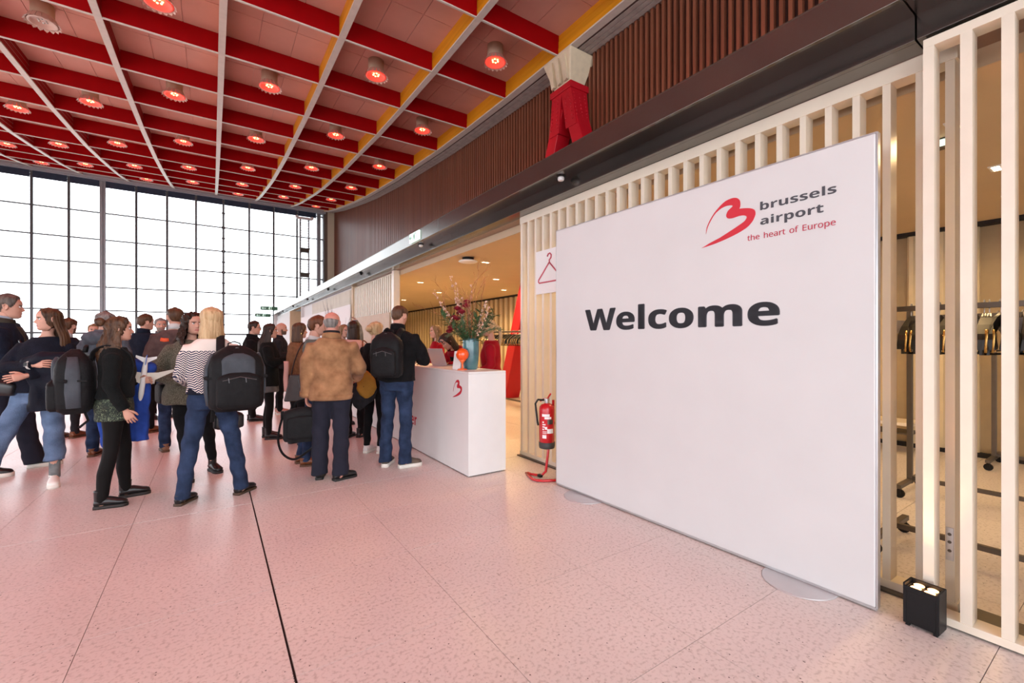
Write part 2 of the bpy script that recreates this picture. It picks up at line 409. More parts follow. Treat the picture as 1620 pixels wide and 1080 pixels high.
# ------------------------------------------------------------------ window wall at the far end
win = struct(empty('window_1'))
MX = [-7.21 + 1.285*k for k in range(-9, 10)] + [5.5]
TZ = [0.05, 0.70, 1.85, 3.02, 4.22, 5.42, 6.63, 8.0, 9.45]
def mull_r(k): return 0.125 if k == 11 else (0.06 if k == 15 else 0.035)
mm = MB(); mm.box(-0.05, 0.05, -0.05, 0.05, 0, 9.9); me_m = mm.mesh('mullion', [MULL], False)
for k, x in enumerate(MX[:-1]):
    if k == 11:
        b = MB(); b.box(-0.14, -0.02, -0.12, 0.10, 0, 9.9); b.box(0.02, 0.09, -0.12, 0.10, 0, 9.9); b.box(-0.03, 0.03, -0.05, 0.05, 0, 9.9)
        o = b.obj('mullion', [STEEL], win)
    elif k == 15:
        b = MB(); b.tube([(0, 0, 0), (0, 0, 9.9)], 0.05, 12)
        for z in TZ[1:]:
            b.box(-0.09, 0.09, -0.07, 0.07, z-0.06, z+0.06); b.box(-0.08, 0.08, -0.07, 0.07, z-0.66, z-0.58)
        o = b.obj('mullion', [MULL], win)
    else: o = link('mullion', me_m, win)
    o.location = (x, YW, 0)
tt = MB(); tt.box(MX[0], MX[-1], -0.03, 0.03, -0.030, 0.030); me_t = tt.mesh('transom', [MULL], False)
tk = MB(); tk.box(MX[0], MX[-1], -0.05, 0.05, -0.045, 0.045); me_tk = tk.mesh('transom', [MULL], False)
for i, z in enumerate(TZ):
    link('transom', me_tk if i in (0, 2) else me_t, win, (0, YW, z))
panes = {}
for k in range(len(MX)-1):
    for i in range(len(TZ)-1):
        w = round(MX[k+1]-MX[k], 3); h = round(TZ[i+1]-TZ[i], 3)
        if (w, h) not in panes:
            b = MB(); b.box(0.03, w-0.03, -0.004, 0.004, 0.02, h-0.02); panes[(w, h)] = b.mesh('pane', [GLASS], False)
        link('pane', panes[(w, h)], win, (MX[k], YW, TZ[i]))
bb = MB()
for k in range(len(MX)-1): bb.box(MX[k]+0.05, MX[k+1]-0.05, YW-0.10, YW-0.06, 9.30, 9.62)
bb.obj('roller_blind', [BLIND], win)
b = MB(); b.box(-19, 6.0, YW-0.28, YW+0.3, 9.62, 9.98); b.box(-19, 6.0, YW-0.34, YW-0.28, 9.70, 10.2)
struct(b.obj('trim_1', [HEADER]))
b = MB(); b.box(5.5, 5.72, YW-0.15, YW+0.2, 0, 9.9); b.box(5.86, 5.93, YW-0.15, YW+0.2, 0, 9.9); b.box(5.72, 5.86, YW+0.05, YW+0.1, 0, 9.9, 1)
for z in TZ: b.box(5.72, 5.86, YW-0.02, YW+0.06, z-0.05, z+0.05)
struct(b.obj('trim_2', [STEEL, GLASS]))
b = MB(); b.box(5.95, 6.12, YW-0.2, YW+0.3, 0, 9.9, 1); b.box(6.12, 7.3, YW-0.25, YW+0.3, 0, 9.9, 0)
struct(b.obj('wall_back', [mat('pale cream plaster', (0.72, 0.62, 0.45), 0.7), mat('dark brown post', (0.16, 0.11, 0.08), 0.5)]))
# lattice tower carrying lamps in front of the glass
tw = thing('lighting_truss', 'slim steel lattice tower with dark boxes in front of the window beside the cream wall', 'truss', (4.62, 29.4, 0))
for nm, x in (('truss_pole', -0.24), ('truss_pole', 0.24)):
    b = MB(); b.tube([(x, 0, 0), (x, 0, 8.95)], 0.045, 8); b.obj(nm, [STEEL], tw)
b = MB()
for i in range(28):
    z = 0.2+i*0.31
    b.tube([(-0.24, 0, z), (0.24, 0, z)], 0.018, 5)
    b.tube([(-0.24, 0, z), (-0.14, 0, z+0.15), (-0.24, 0, z+0.31)], 0.02, 5); b.tube([(0.24, 0, z), (0.14, 0, z+0.15), (0.24, 0, z+0.31)], 0.02, 5)
b.obj('lattice', [STEEL], tw)
for z in (7.05, 5.55, 3.95):
    b = MB(); b.box(-0.26, 0.26, -0.12, 0.12, z-0.2, z+0.02); b.box(-0.30, 0.30, -0.14, 0.14, z+0.02, z+0.06); o = b.obj('flood_lamp', [METALD], tw)
b = MB(); b.box(-0.42, 0.42, -0.06, 0.06, 8.85, 9.0); b.ball((-0.42, 0, 8.98), 0.1, 8, 6); b.ball((0.42, 0, 8.98), 0.1, 8, 6); b.obj('top_bar', [WHITE], tw)

# ------------------------------------------------------------------ slatted wood wall above the low building
wood = struct(empty('wall_right'))
b = MB(); b.box(6.52, 6.60, -1.0, YW-0.25, 2.9, 10.4); b.obj('backing_board', [mat('dark wood backing', (0.05, 0.016, 0.01), 0.6, var=0.2)], wood)
bt = MB(); bt.box(-0.04, 0.035, -0.024, 0.024, 0, 1); me_bt = bt.mesh('batten', [WOOD], False)
y = 0.2
while y < 29.9:
    o = link('batten', me_bt, wood, (6.485, y, 3.0)); o.scale = (1, 1, zc(y)+0.35-3.0); y += 0.12
# ------------------------------------------------------------------ canopy: fascia, soffit and lower beam
can = struct(empty('trim_3'))
def cx(y): return 2.752 + 0.0088*y
def strip(name, ya, yb, xa, xb, z0, z1, m, parent=can, bw=0):
    b = MB(); b.hexa([(cx(ya)+xa,ya,z0),(cx(ya)+xb,ya,z0),(cx(yb)+xb,yb,z0),(cx(yb)+xa,yb,z0),(cx(ya)+xa,ya,z1),(cx(ya)+xb,ya,z1),(cx(yb)+xb,yb,z1),(cx(yb)+xa,yb,z1)])
    o = b.obj(name, m, parent)
    if bw: bev(o, bw)
    return o
ys = [-4.7] + [0.72 + 5.42*i for i in range(0, 6)]
ys[-1] = 29.9
ys = [y for y in ys if y <= 29.9]
if ys[-1] < 29.9: ys.append(29.9)
for a, c in zip(ys, ys[1:]):
    g = 0.004
    strip('fascia_panel', a+g, c-g, 0, 0.03, 3.06, 3.252, [METAL], bw=0.003)
    strip('soffit_panel', a+g, c-g, 0.0305, 0.235, 3.072, 3.09, [METAL])
    strip('lower_beam_panel', a+g, c-g, 0.225, 0.26, 2.948, 3.075, [METAL], bw=0.002)
    strip('lower_soffit_panel', a+g, c-g, 0.2605, 0.40, 2.948, 2.962, [METAL])
strip('canopy_core', -4.7, 29.88, 0.04, 0.5, 3.10, 3.24, [METALD])
strip('roof_deck', -4.7, 29.9, 0.03, 3.85, 3.24, 3.28, [METALD])
strip('door_track', -1.0, 13.0, 0.40, 0.62, 2.945, 2.985, [TRACK])
strip('canopy_end', 29.9, 29.93, 0.0, 3.4, 0.0, 3.25, [mat('white wall paint', (0.78, 0.77, 0.76), 0.6)])
# soffit detectors and spots
for i, y in enumerate((3.42, 7.13, 10.92, 14.77, 18.7, 22.65, 26.6)):
    first = i < 2
    t = thing('smoke_detector' if first else 'soffit_spotlight', ('white round detector on the dark soffit nearest the camera', 'white round detector on the soffit before the cloakroom opening', 'small black spotlight under the canopy, first beyond the opening', 'small black spotlight under the canopy, second beyond the opening', 'small black spotlight under the canopy, third beyond the opening', 'small black spotlight under the canopy, fourth beyond the opening', 'small black spotlight under the canopy, last before the window')[i],
              'detector' if first else 'spotlight', (cx(y)+0.125, y, 3.072), 0, 'fittings along the canopy soffit')
    b = MB(); b.lathe([(0.05, 0), (0.05, -0.008), (0.035, -0.012)], n=14); b.obj('base', [BLACK], t)
    b = MB(); b.lathe([(0.03, -0.010), (0.034, -0.03), (0.028, -0.045), (0.012, -0.05)], n=14); b.obj('head', [WHITE if first else BLACK], t)
# lit exit pictogram on the fascia, hanging exit boxes further on
EXITW = mat('lit exit sign face', (0.75, 0.95, 0.85), 0.5, emit=(0.75, 1.0, 0.88), estr=0.7)
EXITG = mat('exit sign green', (0.04, 0.16, 0.09), 0.5)
def exit_sign(loc, rz, label, w=0.42, h=0.15, name='exit_sign', hang=0.0):
    t = thing(name, label, 'sign', loc, rz)
    b = MB(); b.box(-w/2, w/2, -0.012, 0.012, 0, h); b.obj('case', [EXITG if hang else EXITW], t)
    g = MB(); yf = -0.016; m = EXITW if hang else mat('pale exit pictogram', (0.35, 0.62, 0.52), 0.5)
    # door frame
    g.box(0.02, 0.032, yf, -0.0125, 0.02, h-0.02); g.box(0.02, 0.10, yf, -0.0125, h-0.032, h-0.02); g.box(0.088, 0.10, yf, -0.0125, 0.02, h-0.02)
    # running figure
    g.ball((0.0, yf+0.001, h*0.78), (0.011, 0.003, 0.011), 8, 6)
    g.tube([(0, yf, h*0.70), (0.01, yf, h*0.45)], 0.009, 6); g.tube([(0.01, yf, h*0.45), (0.035, yf, h*0.30), (0.03, yf, h*0.14)], 0.006, 6)
    g.tube([(0.01, yf, h*0.45), (-0.02, yf, h*0.30), (-0.045, yf, h*0.28)], 0.006, 6); g.tube([(0.035, yf, h*0.52), (0.0, yf, h*0.66), (-0.03, yf, h*0.5)], 0.005, 6)
    # arrow
    g.box(-w*0.40, -w*0.18, yf, -0.0125, h*0.45, h*0.55); g.tube([(-w*0.34, yf, h*0.7), (-w*0.42, yf, h*0.5), (-w*0.34, yf, h*0.3)], 0.008, 6)
    g.obj('pictogram', [m], t)
    if hang:
        for sx in (-0.3, 0.3):
            b = MB(); b.tube([(sx*w, 0, h), (sx*w, 0, h+hang)], 0.006, 6); b.obj('hanger_rod', [STEEL], t)
exit_sign((cx(7.05)-0.016, 7.05, 3.085), -rad(90), 'small pale lit running figure exit sign on the canopy fascia')
b = MB(); b.box(1.9, 3.2, 24.86, 24.9, 3.23, 3.25); struct(b.obj('trim_4', [STEEL]))
b = MB(); b.box(1.9, 3.2, 28.1, 28.14, 3.06, 3.08); struct(b.obj('trim_5', [STEEL]))
exit_sign((2.30, 24.85, 2.98), 0, 'hanging exit sign with arrow before the window, nearer and higher of two', 0.75, 0.18, hang=0.25)
exit_sign((2.30, 28.1, 2.80), 0, 'hanging exit sign with arrow before the window, farther and lower of two', 0.75, 0.18, hang=0.27)

# ------------------------------------------------------------------ slat screens
SL = MB(); SL.box(0, 0.10, -0.0185, 0.0185, 0.05, 2.88); me_sl = SL.mesh('slat', [CREAM], False)
scr = struct(empty('wall_front'))
y = 4.475; X0 = 3.165
while y > 0.70:
    link('slat', me_sl, scr, (X0, y, 0)); y -= 0.1434
o = link('slat', me_sl, scr, (X0, 0.629, 0))
boxobj('top_rail', X0-0.005, X0+0.105, 0.60, 4.50, 2.86, 2.945, [CREAM], scr)
boxobj('bottom_rail', X0-0.005, X0+0.105, 0.60, 4.50, 0.012, 0.055, [CREAM], scr)
boxobj('track_rail', X0-0.05, X0+0.14, -1.0, 4.5, 0.0, 0.012, [METALD], scr)
lt = boxobj('latch_plate', X0-0.004, X0-0.0005, 0.615, 0.645, 0.27, 0.44, [CHROME], scr, 0.001)
for z in (0.32, 0.365, 0.405):
    b = MB(); b.tube([(X0-0.006, 0.63, z), (X0-0.003, 0.63, z)], 0.008, 10); b.obj('latch_bolt', [METALD], lt)
# sliding slatted door in front of it, at the right
dr = struct(empty('door_1'))
XD = 2.985
SD = MB(); SD.box(0, 0.10, -0.0205, 0.0205, 0.04, 2.885); me_sd = SD.mesh('slat', [CREAM], False)
y = 0.672
while y > -0.9: link('slat', me_sd, dr, (XD, y, 0)); y -= 0.1345
boxobj('top_rail', XD, XD+0.10, -0.95, 0.6925, 2.885, 2.93, [CREAM], dr, 0.002)
boxobj('bottom_rail', XD-0.004, XD+0.104, -0.95, 0.6925, 0.012, 0.05, [CREAM], dr, 0.002)
boxobj('floor_guide', XD+0.02, XD+0.08, -0.95, 0.69, 0.0, 0.012, [METALD], dr)
# far slat screen beyond the cloakroom opening
fs = struct(empty('wall_far_right'))
y = 9.42; XF = 3.215
while y < 12.5: link('slat', me_sl, fs, (XF, y, 0)); y += 0.1434
boxobj('end_post', XF-0.01, XF+0.12, 9.26, 9.385, 0, 2.94, [CREAM], fs)
boxobj('end_post', XF-0.02, XF+0.12, 12.55, 12.7, 0, 2.94, [TAN], fs)
boxobj('reveal', XF+0.10, XF+0.14, 9.3, 12.7, 0, 2.94, [CREAM], fs)
boxobj('tan_panel', XF-0.03, XF-0.005, 9.5, 12.5, 0.02, 2.05, [mat('tan printed screen', (0.55, 0.42, 0.30), 0.6, var=0.05)], fs)
wh = mat('white wall paint', (0.78, 0.77, 0.76), 0.6)
y = 13.0
while y < 18.6: link('slat', me_sl, fs, (XF-0.02, y, 0)); y += 0.1434
boxobj('board', XF-0.06, XF-0.03, 12.72, 21.0, 0.0, 2.45, [wh], fs)
boxobj('board_backing', XF+0.06, XF+0.1, 12.72, 21.0, 0.0, 2.94, [wh], fs)
boxobj('board', XF-0.06, XF-0.03, 24.4, 29.88, 0.0, 2.70, [wh], fs)
boxobj('board_backing', XF-0.02, XF+0.1, 24.4, 29.88, 0.0, 2.94, [wh], fs)
boxobj('doorway_back', XF+0.9, XF+0.95, 20.9, 24.5, 0, 2.94, [TAN], fs)
boxobj('doorway_cheek', XF-0.05, XF+0.9, 20.98, 21.06, 0, 2.94, [wh], fs)
boxobj('doorway_cheek', XF-0.05, XF+0.9, 24.34, 24.42, 0, 2.94, [TAN], fs)
# bare branches standing before the tan screen
tw2 = thing('branch_arrangement', 'bare dark branches in a tall pot before the tan slat screen', 'plant', (XF-0.75, 11.2, 0))
b = MB(); b.lathe([(0.12, 0), (0.16, 0.3), (0.15, 0.62), (0.13, 0.62), (0.13, 0.5)], n=16); b.obj('pot', [WHITE], tw2, True)
rn = random.Random(5)
b = MB()
def twig(p, d, L, r, depth):
    pts = [Vector(p)]; dd = Vector(d)
    for i in range(5):
        dd = (dd+Vector((rn.uniform(-.06, .06), rn.uniform(-.35, .35), rn.uniform(-.1, .2)))).normalized(); pts.append(pts[-1]+dd*L/5)
    b.tube(pts, [r*(1-0.15*i) for i in range(6)], 5)
    if depth:
        for k in range(3): twig(pts[2+k], (dd+Vector((rn.uniform(-.2, .2), rn.uniform(-.9, .9), rn.uniform(-.1, .6)))).normalized(), L*0.6, r*0.6, depth-1)
for i in range(7): twig((rn.uniform(-.06, .06), rn.uniform(-.06, .06), 0.5), (rn.uniform(-.1, .1), rn.uniform(-.6, .6), 1), 1.25, 0.009, 2)
stuff(b.obj('branches', [mat('dark twig bark', (0.06, 0.04, 0.03), 0.8)], tw2))

# ------------------------------------------------------------------ cloakroom shell
ck = struct(empty('wall_cloakroom'))
boxobj('back_board', 7.74, 7.82, -4, 20.85, 0, 2.86, [mat('tan back board', (0.34, 0.25, 0.14), 0.5, var=0.05)], ck)
rb = MB(); rb.loft([[(0.09, -0.05, z), (0.05, -0.046, z), (0.02, -0.022, z), (0.02, 0.022, z), (0.05, 0.046, z), (0.09, 0.05, z)] for z in (0.06, 2.80)]); me_rb = rb.mesh('slat', [CREAMI], False)
y = -1.0
while y < 20.6:
    link('slat', me_rb, ck, (7.655, y, 0)); y += 0.29
boxobj('dark_base', 7.70, 7.74, -4, 20.85, 0, 0.06, [DARK], ck)
boxobj('dark_cornice', 7.60, 7.74, -4, 20.85, 2.80, 2.845, [DARK], ck)
boxobj('end_wall', 3.36, 7.8, 20.75, 20.85, 0, 2.86, [TAN], ck)
boxobj('end_wall', 3.36, 7.8, -4.1, -4.0, 0, 2.86, [CREAMI], ck)
o = boxobj('ceiling_cloakroom', 3.36, 7.8, -4, 20.85, 2.845, 2.95, [SOFF]); struct(o); o.name = 'ceiling.001'
boxobj('access_strip', 3.345, 3.36, -4, 20.75, 2.845, 2.96, [mat('header paint', (0.55, 0.42, 0.28), 0.6)], ck)
HOT = mat('warm downlight lens', (1, 0.8, 0.5), 0.4, emit=(1, 0.72, 0.42), estr=9)
cl = [(4.08, 6.89), (5.38, 8.61), (4.15, 10.09), (5.44, 11.83), (6.66, 10.26), (5.38, 0.79), (6.54, 0.88), (4.08, 0.79), (5.4, 3.0), (5.4, 5.2), (4.1, 3.2), (6.6, 6.0), (5.4, 14.6), (5.4, 17.8)]
desc = ['before the opening above the queue', 'above the middle of the hanger racks', 'at the far left of the opening', 'deepest in the cloakroom', 'over the back wall slats left of the red column', 'seen between the sliding door slats', 'low between the last two door slats by the back wall', 'just behind the sliding door top', 'behind the welcome board', 'above the red column foot', 'hidden behind the slat screen', 'beside the red column', 'far down the cloakroom left of the opening', 'farthest down the cloakroom']
for i, (x, y) in enumerate(cl):
    t = thing('downlight', 'small square twin downlight ' + desc[i], 'lamp', (x, y, 2.845), 0, 'downlights in the cloakroom ceiling')
    b = MB(); b.box(-0.08, 0.08, -0.04, 0.04, -0.008, 0.0); b.obj('trim_plate', [WHITE], t)
    for sx in (-0.038, 0.038): boxobj('lens', sx-0.024, sx+0.024, -0.022, 0.022, -0.0115, -0.0082, [HOT], t)
    lamp('downlight_light', 'SPOT', (x, y, 2.80), (105 if y > 4 else 42)*(0.35 if (x, y) == (6.6, 6.0) else 1), (1.0, 0.66, 0.31), 0.08, 165, (x, y, 0), 0.5)
t = thing('ceiling_speaker', 'white round saucer fitting under the tan cloakroom ceiling', 'speaker', (3.62, 6.7, 2.845))
b = MB(); b.lathe([(0.10, 0), (0.10, -0.05)], n=20); b.obj('mount', [BLACK], t, True)
b = MB(); b.lathe([(0.05, -0.045), (0.15, -0.052), (0.165, -0.065), (0.15, -0.08), (0.08, -0.09), (0.01, -0.092)], n=28); b.obj('dish', [WHITE], t, True)
t = thing('emergency_lamp', 'small boxy emergency lamp under the ceiling between door slats', 'lamp', (4.3, 0.86, 2.845))
b = MB(); b.box(-0.03, 0.03, -0.10, 0.10, -0.07, 0); b.obj('case', [METALD], t)
b = MB(); b.box(-0.034, -0.0305, -0.08, 0.08, -0.06, -0.012); b.obj('lens', [EXITW], t)

# ------------------------------------------------------------------ red A frame column
colm = struct(empty('pillar')); 
def quadring(c, hx, hy): return [(c[0]-hx, c[1]-hy, c[2]), (c[0]+hx, c[1]-hy, c[2]), (c[0]+hx, c[1]+hy, c[2]), (c[0]-hx, c[1]+hy, c[2])]
for sgn in (1, -1):
    b = MB(); b.loft([quadring((6.2, 7.03+sgn*0.16, 6.25), 0.17, 0.15), quadring((6.2, 7.03+sgn*(0.16+0.345*6.25), 0.0), 0.22, 0.17)])
    bev(b.obj('column_leg', [REDC], colm), 0.012)
b = MB(); b.loft([quadring((6.2, 7.03, 5.75), 0.20, 0.47), quadring((6.2, 7.03, 6.55), 0.21, 0.29)])
c = MB()
b = MB()
for sgn in (1, -1):
    b.hexa(quadring((6.2, 7.03+sgn*0.27, 5.78), 0.19, 0.155) + quadring((6.2, 7.03+sgn*0.14, 6.6), 0.22, 0.15))
collar = b.obj('collar', [REDC], colm)
b = MB(); b.box(5.95, 6.45, 6.70, 7.36, 6.55, 6.68); bev(b.obj('cap_plate', [REDC], colm), 0.01)
rv = MB()
for i in range(9):
    z = 5.9+i*0.08
    for yy in (-0.34+0.012*i, -0.14, 0.14, 0.34-0.012*i):
        rv.ball((5.985, 7.03+yy*(1 if i < 6 else 0.85), z), 0.016, 6, 4)
for i in range(8):
    for xx in (6.05, 6.2, 6.34): rv.ball((xx, 7.03-0.42+0.016*i, 5.9+i*0.08), 0.016, 6, 4)
rv.obj('rivets', [REDC], collar)
b = MB(); b.loft([quadring((6.2, 7.03, 6.68), 0.20, 0.24), quadring((6.2, 7.03, 6.85), 0.24, 0.30), quadring((6.2, 7.03, 7.28), 0.36, 0.44)])
hd = b.obj('bearing_block', [mat('cream bearing paint', (0.72, 0.60, 0.42), 0.6, var=0.06)], colm); bev(hd, 0.03)
b = MB()
for yy in (-0.2, 0.0, 0.2): b.hexa([(5.90, 7.03+yy-0.06, 6.72), (5.93, 7.03+yy+0.06, 6.72), (5.97, 7.03+yy+0.05, 6.72), (5.96, 7.03+yy-0.05, 6.72), (5.83, 7.03+yy-0.07, 7.2), (5.83, 7.03+yy+0.07, 7.2), (5.95, 7.03+yy+0.06, 7.2), (5.95, 7.03+yy-0.06, 7.2)])
b.obj('stiffener', [mat('cream bearing paint', (0.72, 0.60, 0.42))], hd)
# ------------------------------------------------------------------ lettering (curve outlines, thousandths of an em)
GB={'W':[649,[[161,0,122,0,81,160,41,320,0,480,33,480,67,480,100,480,120,392,141,305,161,218,164,207,167,194,170,179,173,163,176,147,179,132,181,116,183,103,185,92,186,103,188,117,191,132,193,147,196,162,199,177,203,192,205,203,207,211,230,300,253,390,277,480,309,480,341,480,373,480,396,390,419,300,443,211,445,203,447,192,450,177,453,163,456,147,459,132,461,116,463,103,465,92,466,103,468,117,471,132,473,147,476,163,480,179,483,194,486,207,488,218,509,305,529,392,549,480,583,480,616,480,649,480,609,320,568,160,527,0,489,0,450,0,412,0,390,84,368,168,347,252,345,257,344,264,342,274,339,284,337,295,335,306,332,318,330,329,328,339,327,350,325,358,324,364,324,358,323,350,321,339,319,329,317,318,314,307,312,295,310,284,308,274,305,264,304,257,302,251,281,167,259,84,238,0,199,0]]],'e':[397,[[246,-7,218,-7,182,-7,149,0,121,14,93,27,71,48,54,76,38,104,30,139,30,181,30,224,37,259,52,288,67,316,87,338,113,352,139,366,169,373,203,373,254,373,294,359,324,330,353,301,368,260,368,207,368,191,368,175,368,158,289,158,210,158,132,158,133,130,141,108,157,92,173,76,195,68,223,68,247,68,268,70,287,75,307,80,327,87,347,97,347,71,347,45,347,19,329,11,310,4,290,0,271,-5],[136,251,134,225,180,225,227,225,274,225,274,247,268,266,257,280,245,295,228,302,204,302,185,302,169,296,156,283,143,271]]],'l':[205,[[86,0,52,0,52,170,52,340,52,510,86,510,119,510,152,510,152,340,152,170,152,0,119,0]]],'c':[345,[[227,-7,201,-7,147,-7,105,8,75,39,45,69,30,116,30,181,30,226,38,263,53,291,68,319,89,340,117,353,144,367,175,373,210,373,235,373,257,371,276,366,294,361,310,355,324,349,315,323,305,297,295,271,279,278,264,283,251,287,237,291,224,293,210,293,158,293,132,256,132,182,132,145,139,118,153,101,166,83,186,75,210,75,231,75,250,77,266,83,282,89,298,96,313,106,313,78,313,49,313,21,298,11,282,4,265,0,248,-5]]],'o':[416,[[262,-7,207,-7,173,-7,142,1,116,15,89,30,68,52,53,80,38,109,30,143,30,184,30,245,46,292,78,324,110,357,153,373,209,373,243,373,274,366,300,351,327,336,347,315,363,287,378,259,385,225,385,184,385,123,369,76,337,43,305,10],[181,74,208,74,235,74,254,83,266,102,277,120,283,148,283,184,283,220,277,247,266,266,254,284,234,293,208,293,181,293,162,284,150,266,138,247,132,220,132,184,132,148,138,120,150,102,162,83]]],'m':[660,[[86,0,52,0,52,122,52,244,52,367,78,367,103,367,129,367,133,351,138,335,142,320,144,320,146,320,148,320,159,338,174,352,194,361,213,369,233,373,255,373,281,373,304,369,323,360,342,352,356,338,366,320,369,320,372,320,375,320,386,338,401,352,421,361,441,369,462,373,483,373,525,373,556,363,577,342,599,320,609,286,609,239,609,159,609,80,609,0,576,0,542,0,509,0,509,71,509,143,509,214,509,267,491,293,454,293,428,293,409,284,398,265,386,246,381,219,381,184,381,123,381,61,381,0,347,0,314,0,281,0,281,71,281,143,281,214,281,267,262,293,226,293,198,293,179,283,168,262,158,241,152,212,152,173,152,115,152,58,152,0,119,0]]],'b':[425,[[296,-7,254,-7,227,-7,206,-2,190,8,175,17,162,28,152,40,150,40,148,40,146,40,140,27,135,13,129,0,103,0,78,0,52,0,52,170,52,340,52,510,86,510,119,510,152,510,152,471,152,431,152,392,152,378,152,364,151,351,150,337,149,327,148,319,150,319,151,319,152,319,162,334,176,347,192,358,209,368,230,373,257,373,298,373,331,357,357,325,382,293,395,246,395,184,395,121,382,74,356,42,330,9],[198,75,226,75,246,75,263,84,275,103,287,122,293,150,293,185,293,221,287,248,274,266,262,284,245,293,224,293,198,293,180,285,170,269,159,253,153,229,152,195,152,192,152,188,152,185,152,149,158,122,168,103,179,84]]],'r':[305,[[86,0,52,0,52,122,52,244,52,367,78,367,103,367,128,367,133,346,138,325,143,305,145,305,146,305,148,305,158,324,173,340,192,353,211,367,233,373,257,373,262,373,268,373,275,373,281,372,287,372,291,371,288,339,286,308,283,277,280,278,276,278,270,279,264,280,258,280,254,280,237,280,221,277,205,271,189,265,177,255,167,242,157,228,152,210,152,187,152,124,152,62,152,0,119,0]]],'u':[441,[[203,-7,181,-7,141,-7,110,4,86,25,62,46,50,81,50,128,50,207,50,287,50,367,84,367,117,367,150,367,150,295,150,224,150,152,150,126,155,107,165,93,174,80,189,73,210,73,240,73,261,84,272,104,283,125,289,155,289,194,289,252,289,309,289,367,322,367,355,367,389,367,389,244,389,122,389,0,363,0,338,0,312,0,308,16,303,31,299,47,297,47,295,47,293,47,282,28,266,15,245,6,225,-2]]],'s':[334,[[204,-7,152,-7,126,-7,104,-5,86,-2,68,2,49,7,31,15,31,42,31,70,31,97,51,88,72,81,95,75,118,69,138,66,155,66,175,66,189,69,197,75,205,81,210,89,210,98,210,104,208,110,204,115,201,120,194,125,183,132,171,138,154,146,130,156,107,166,89,175,74,185,59,195,48,206,41,220,34,234,30,251,30,271,30,305,43,331,70,348,96,365,131,373,175,373,198,373,220,371,240,367,261,362,282,355,304,345,294,321,284,297,274,273,256,280,239,287,223,292,207,297,191,300,174,300,144,300,130,291,130,275,130,270,132,264,135,260,139,255,147,250,157,244,168,239,185,232,206,223,227,214,245,206,261,196,276,187,288,176,296,162,304,149,308,131,308,109,308,72,295,43,269,23,243,3]]],'a':[406,[[172,-7,142,-7,109,-7,82,3,60,22,39,41,28,70,28,109,28,148,42,177,69,196,96,214,137,225,192,226,213,227,235,228,256,228,256,234,256,239,256,244,256,264,251,278,241,287,231,296,217,300,199,300,181,300,163,298,146,292,129,287,112,281,95,273,84,296,73,319,62,341,82,351,104,360,128,365,152,371,177,374,203,374,252,374,290,363,316,342,342,321,355,288,355,244,355,163,355,81,355,0,332,0,309,0,285,0,279,17,272,33,266,50,265,50,264,50,263,50,248,30,231,16,214,7,196,-2],[165,66,179,66,201,66,219,73,234,86,248,98,256,116,256,140,256,150,256,160,256,170,243,169,230,169,217,169,185,168,162,162,150,151,137,140,131,126,131,109,131,94,135,83,144,76,153,70]]],'i':[205,[[118,412,103,412,88,412,75,416,64,423,54,430,48,443,48,461,48,480,54,493,64,500,75,507,88,510,103,510,118,510,130,507,141,500,152,493,157,480,157,461,157,443,152,430,141,423,130,416],[86,0,52,0,52,122,52,244,52,367,86,367,119,367,152,367,152,244,152,122,152,0,119,0]]],'p':[425,[[86,-161,52,-161,52,15,52,191,52,367,79,367,107,367,134,367,138,351,143,335,148,319,149,319,151,319,152,319,162,334,176,347,192,357,209,368,230,373,257,373,298,373,331,357,357,325,382,293,395,246,395,184,395,122,382,74,355,42,329,10,295,-7,254,-7,227,-7,206,-2,191,8,175,17,162,28,152,40,151,40,149,40,147,40,151,21,152,4,152,-13,152,-63,152,-112,152,-161,119,-161],[198,75,226,75,248,75,265,84,276,103,287,122,293,150,293,185,293,257,270,293,224,293,198,293,180,285,170,269,159,253,153,229,152,195,152,192,152,188,152,185,152,149,158,122,168,103,179,84]]],'t':[291,[[197,-7,178,-7,156,-7,136,-3,119,4,102,11,88,24,78,41,68,59,63,84,63,115,63,174,63,233,63,291,47,291,31,291,15,291,15,306,15,320,15,334,34,345,52,356,71,367,80,393,90,419,99,445,121,445,142,445,163,445,163,419,163,393,163,367,197,367,232,367,266,367,266,342,266,317,266,291,232,291,197,291,163,291,163,233,163,174,163,115,163,101,167,91,175,84,183,77,194,73,207,73,218,73,229,74,239,77,249,79,260,81,270,85,270,60,270,35,270,10,259,6,246,2,230,-2,214,-5]]]}
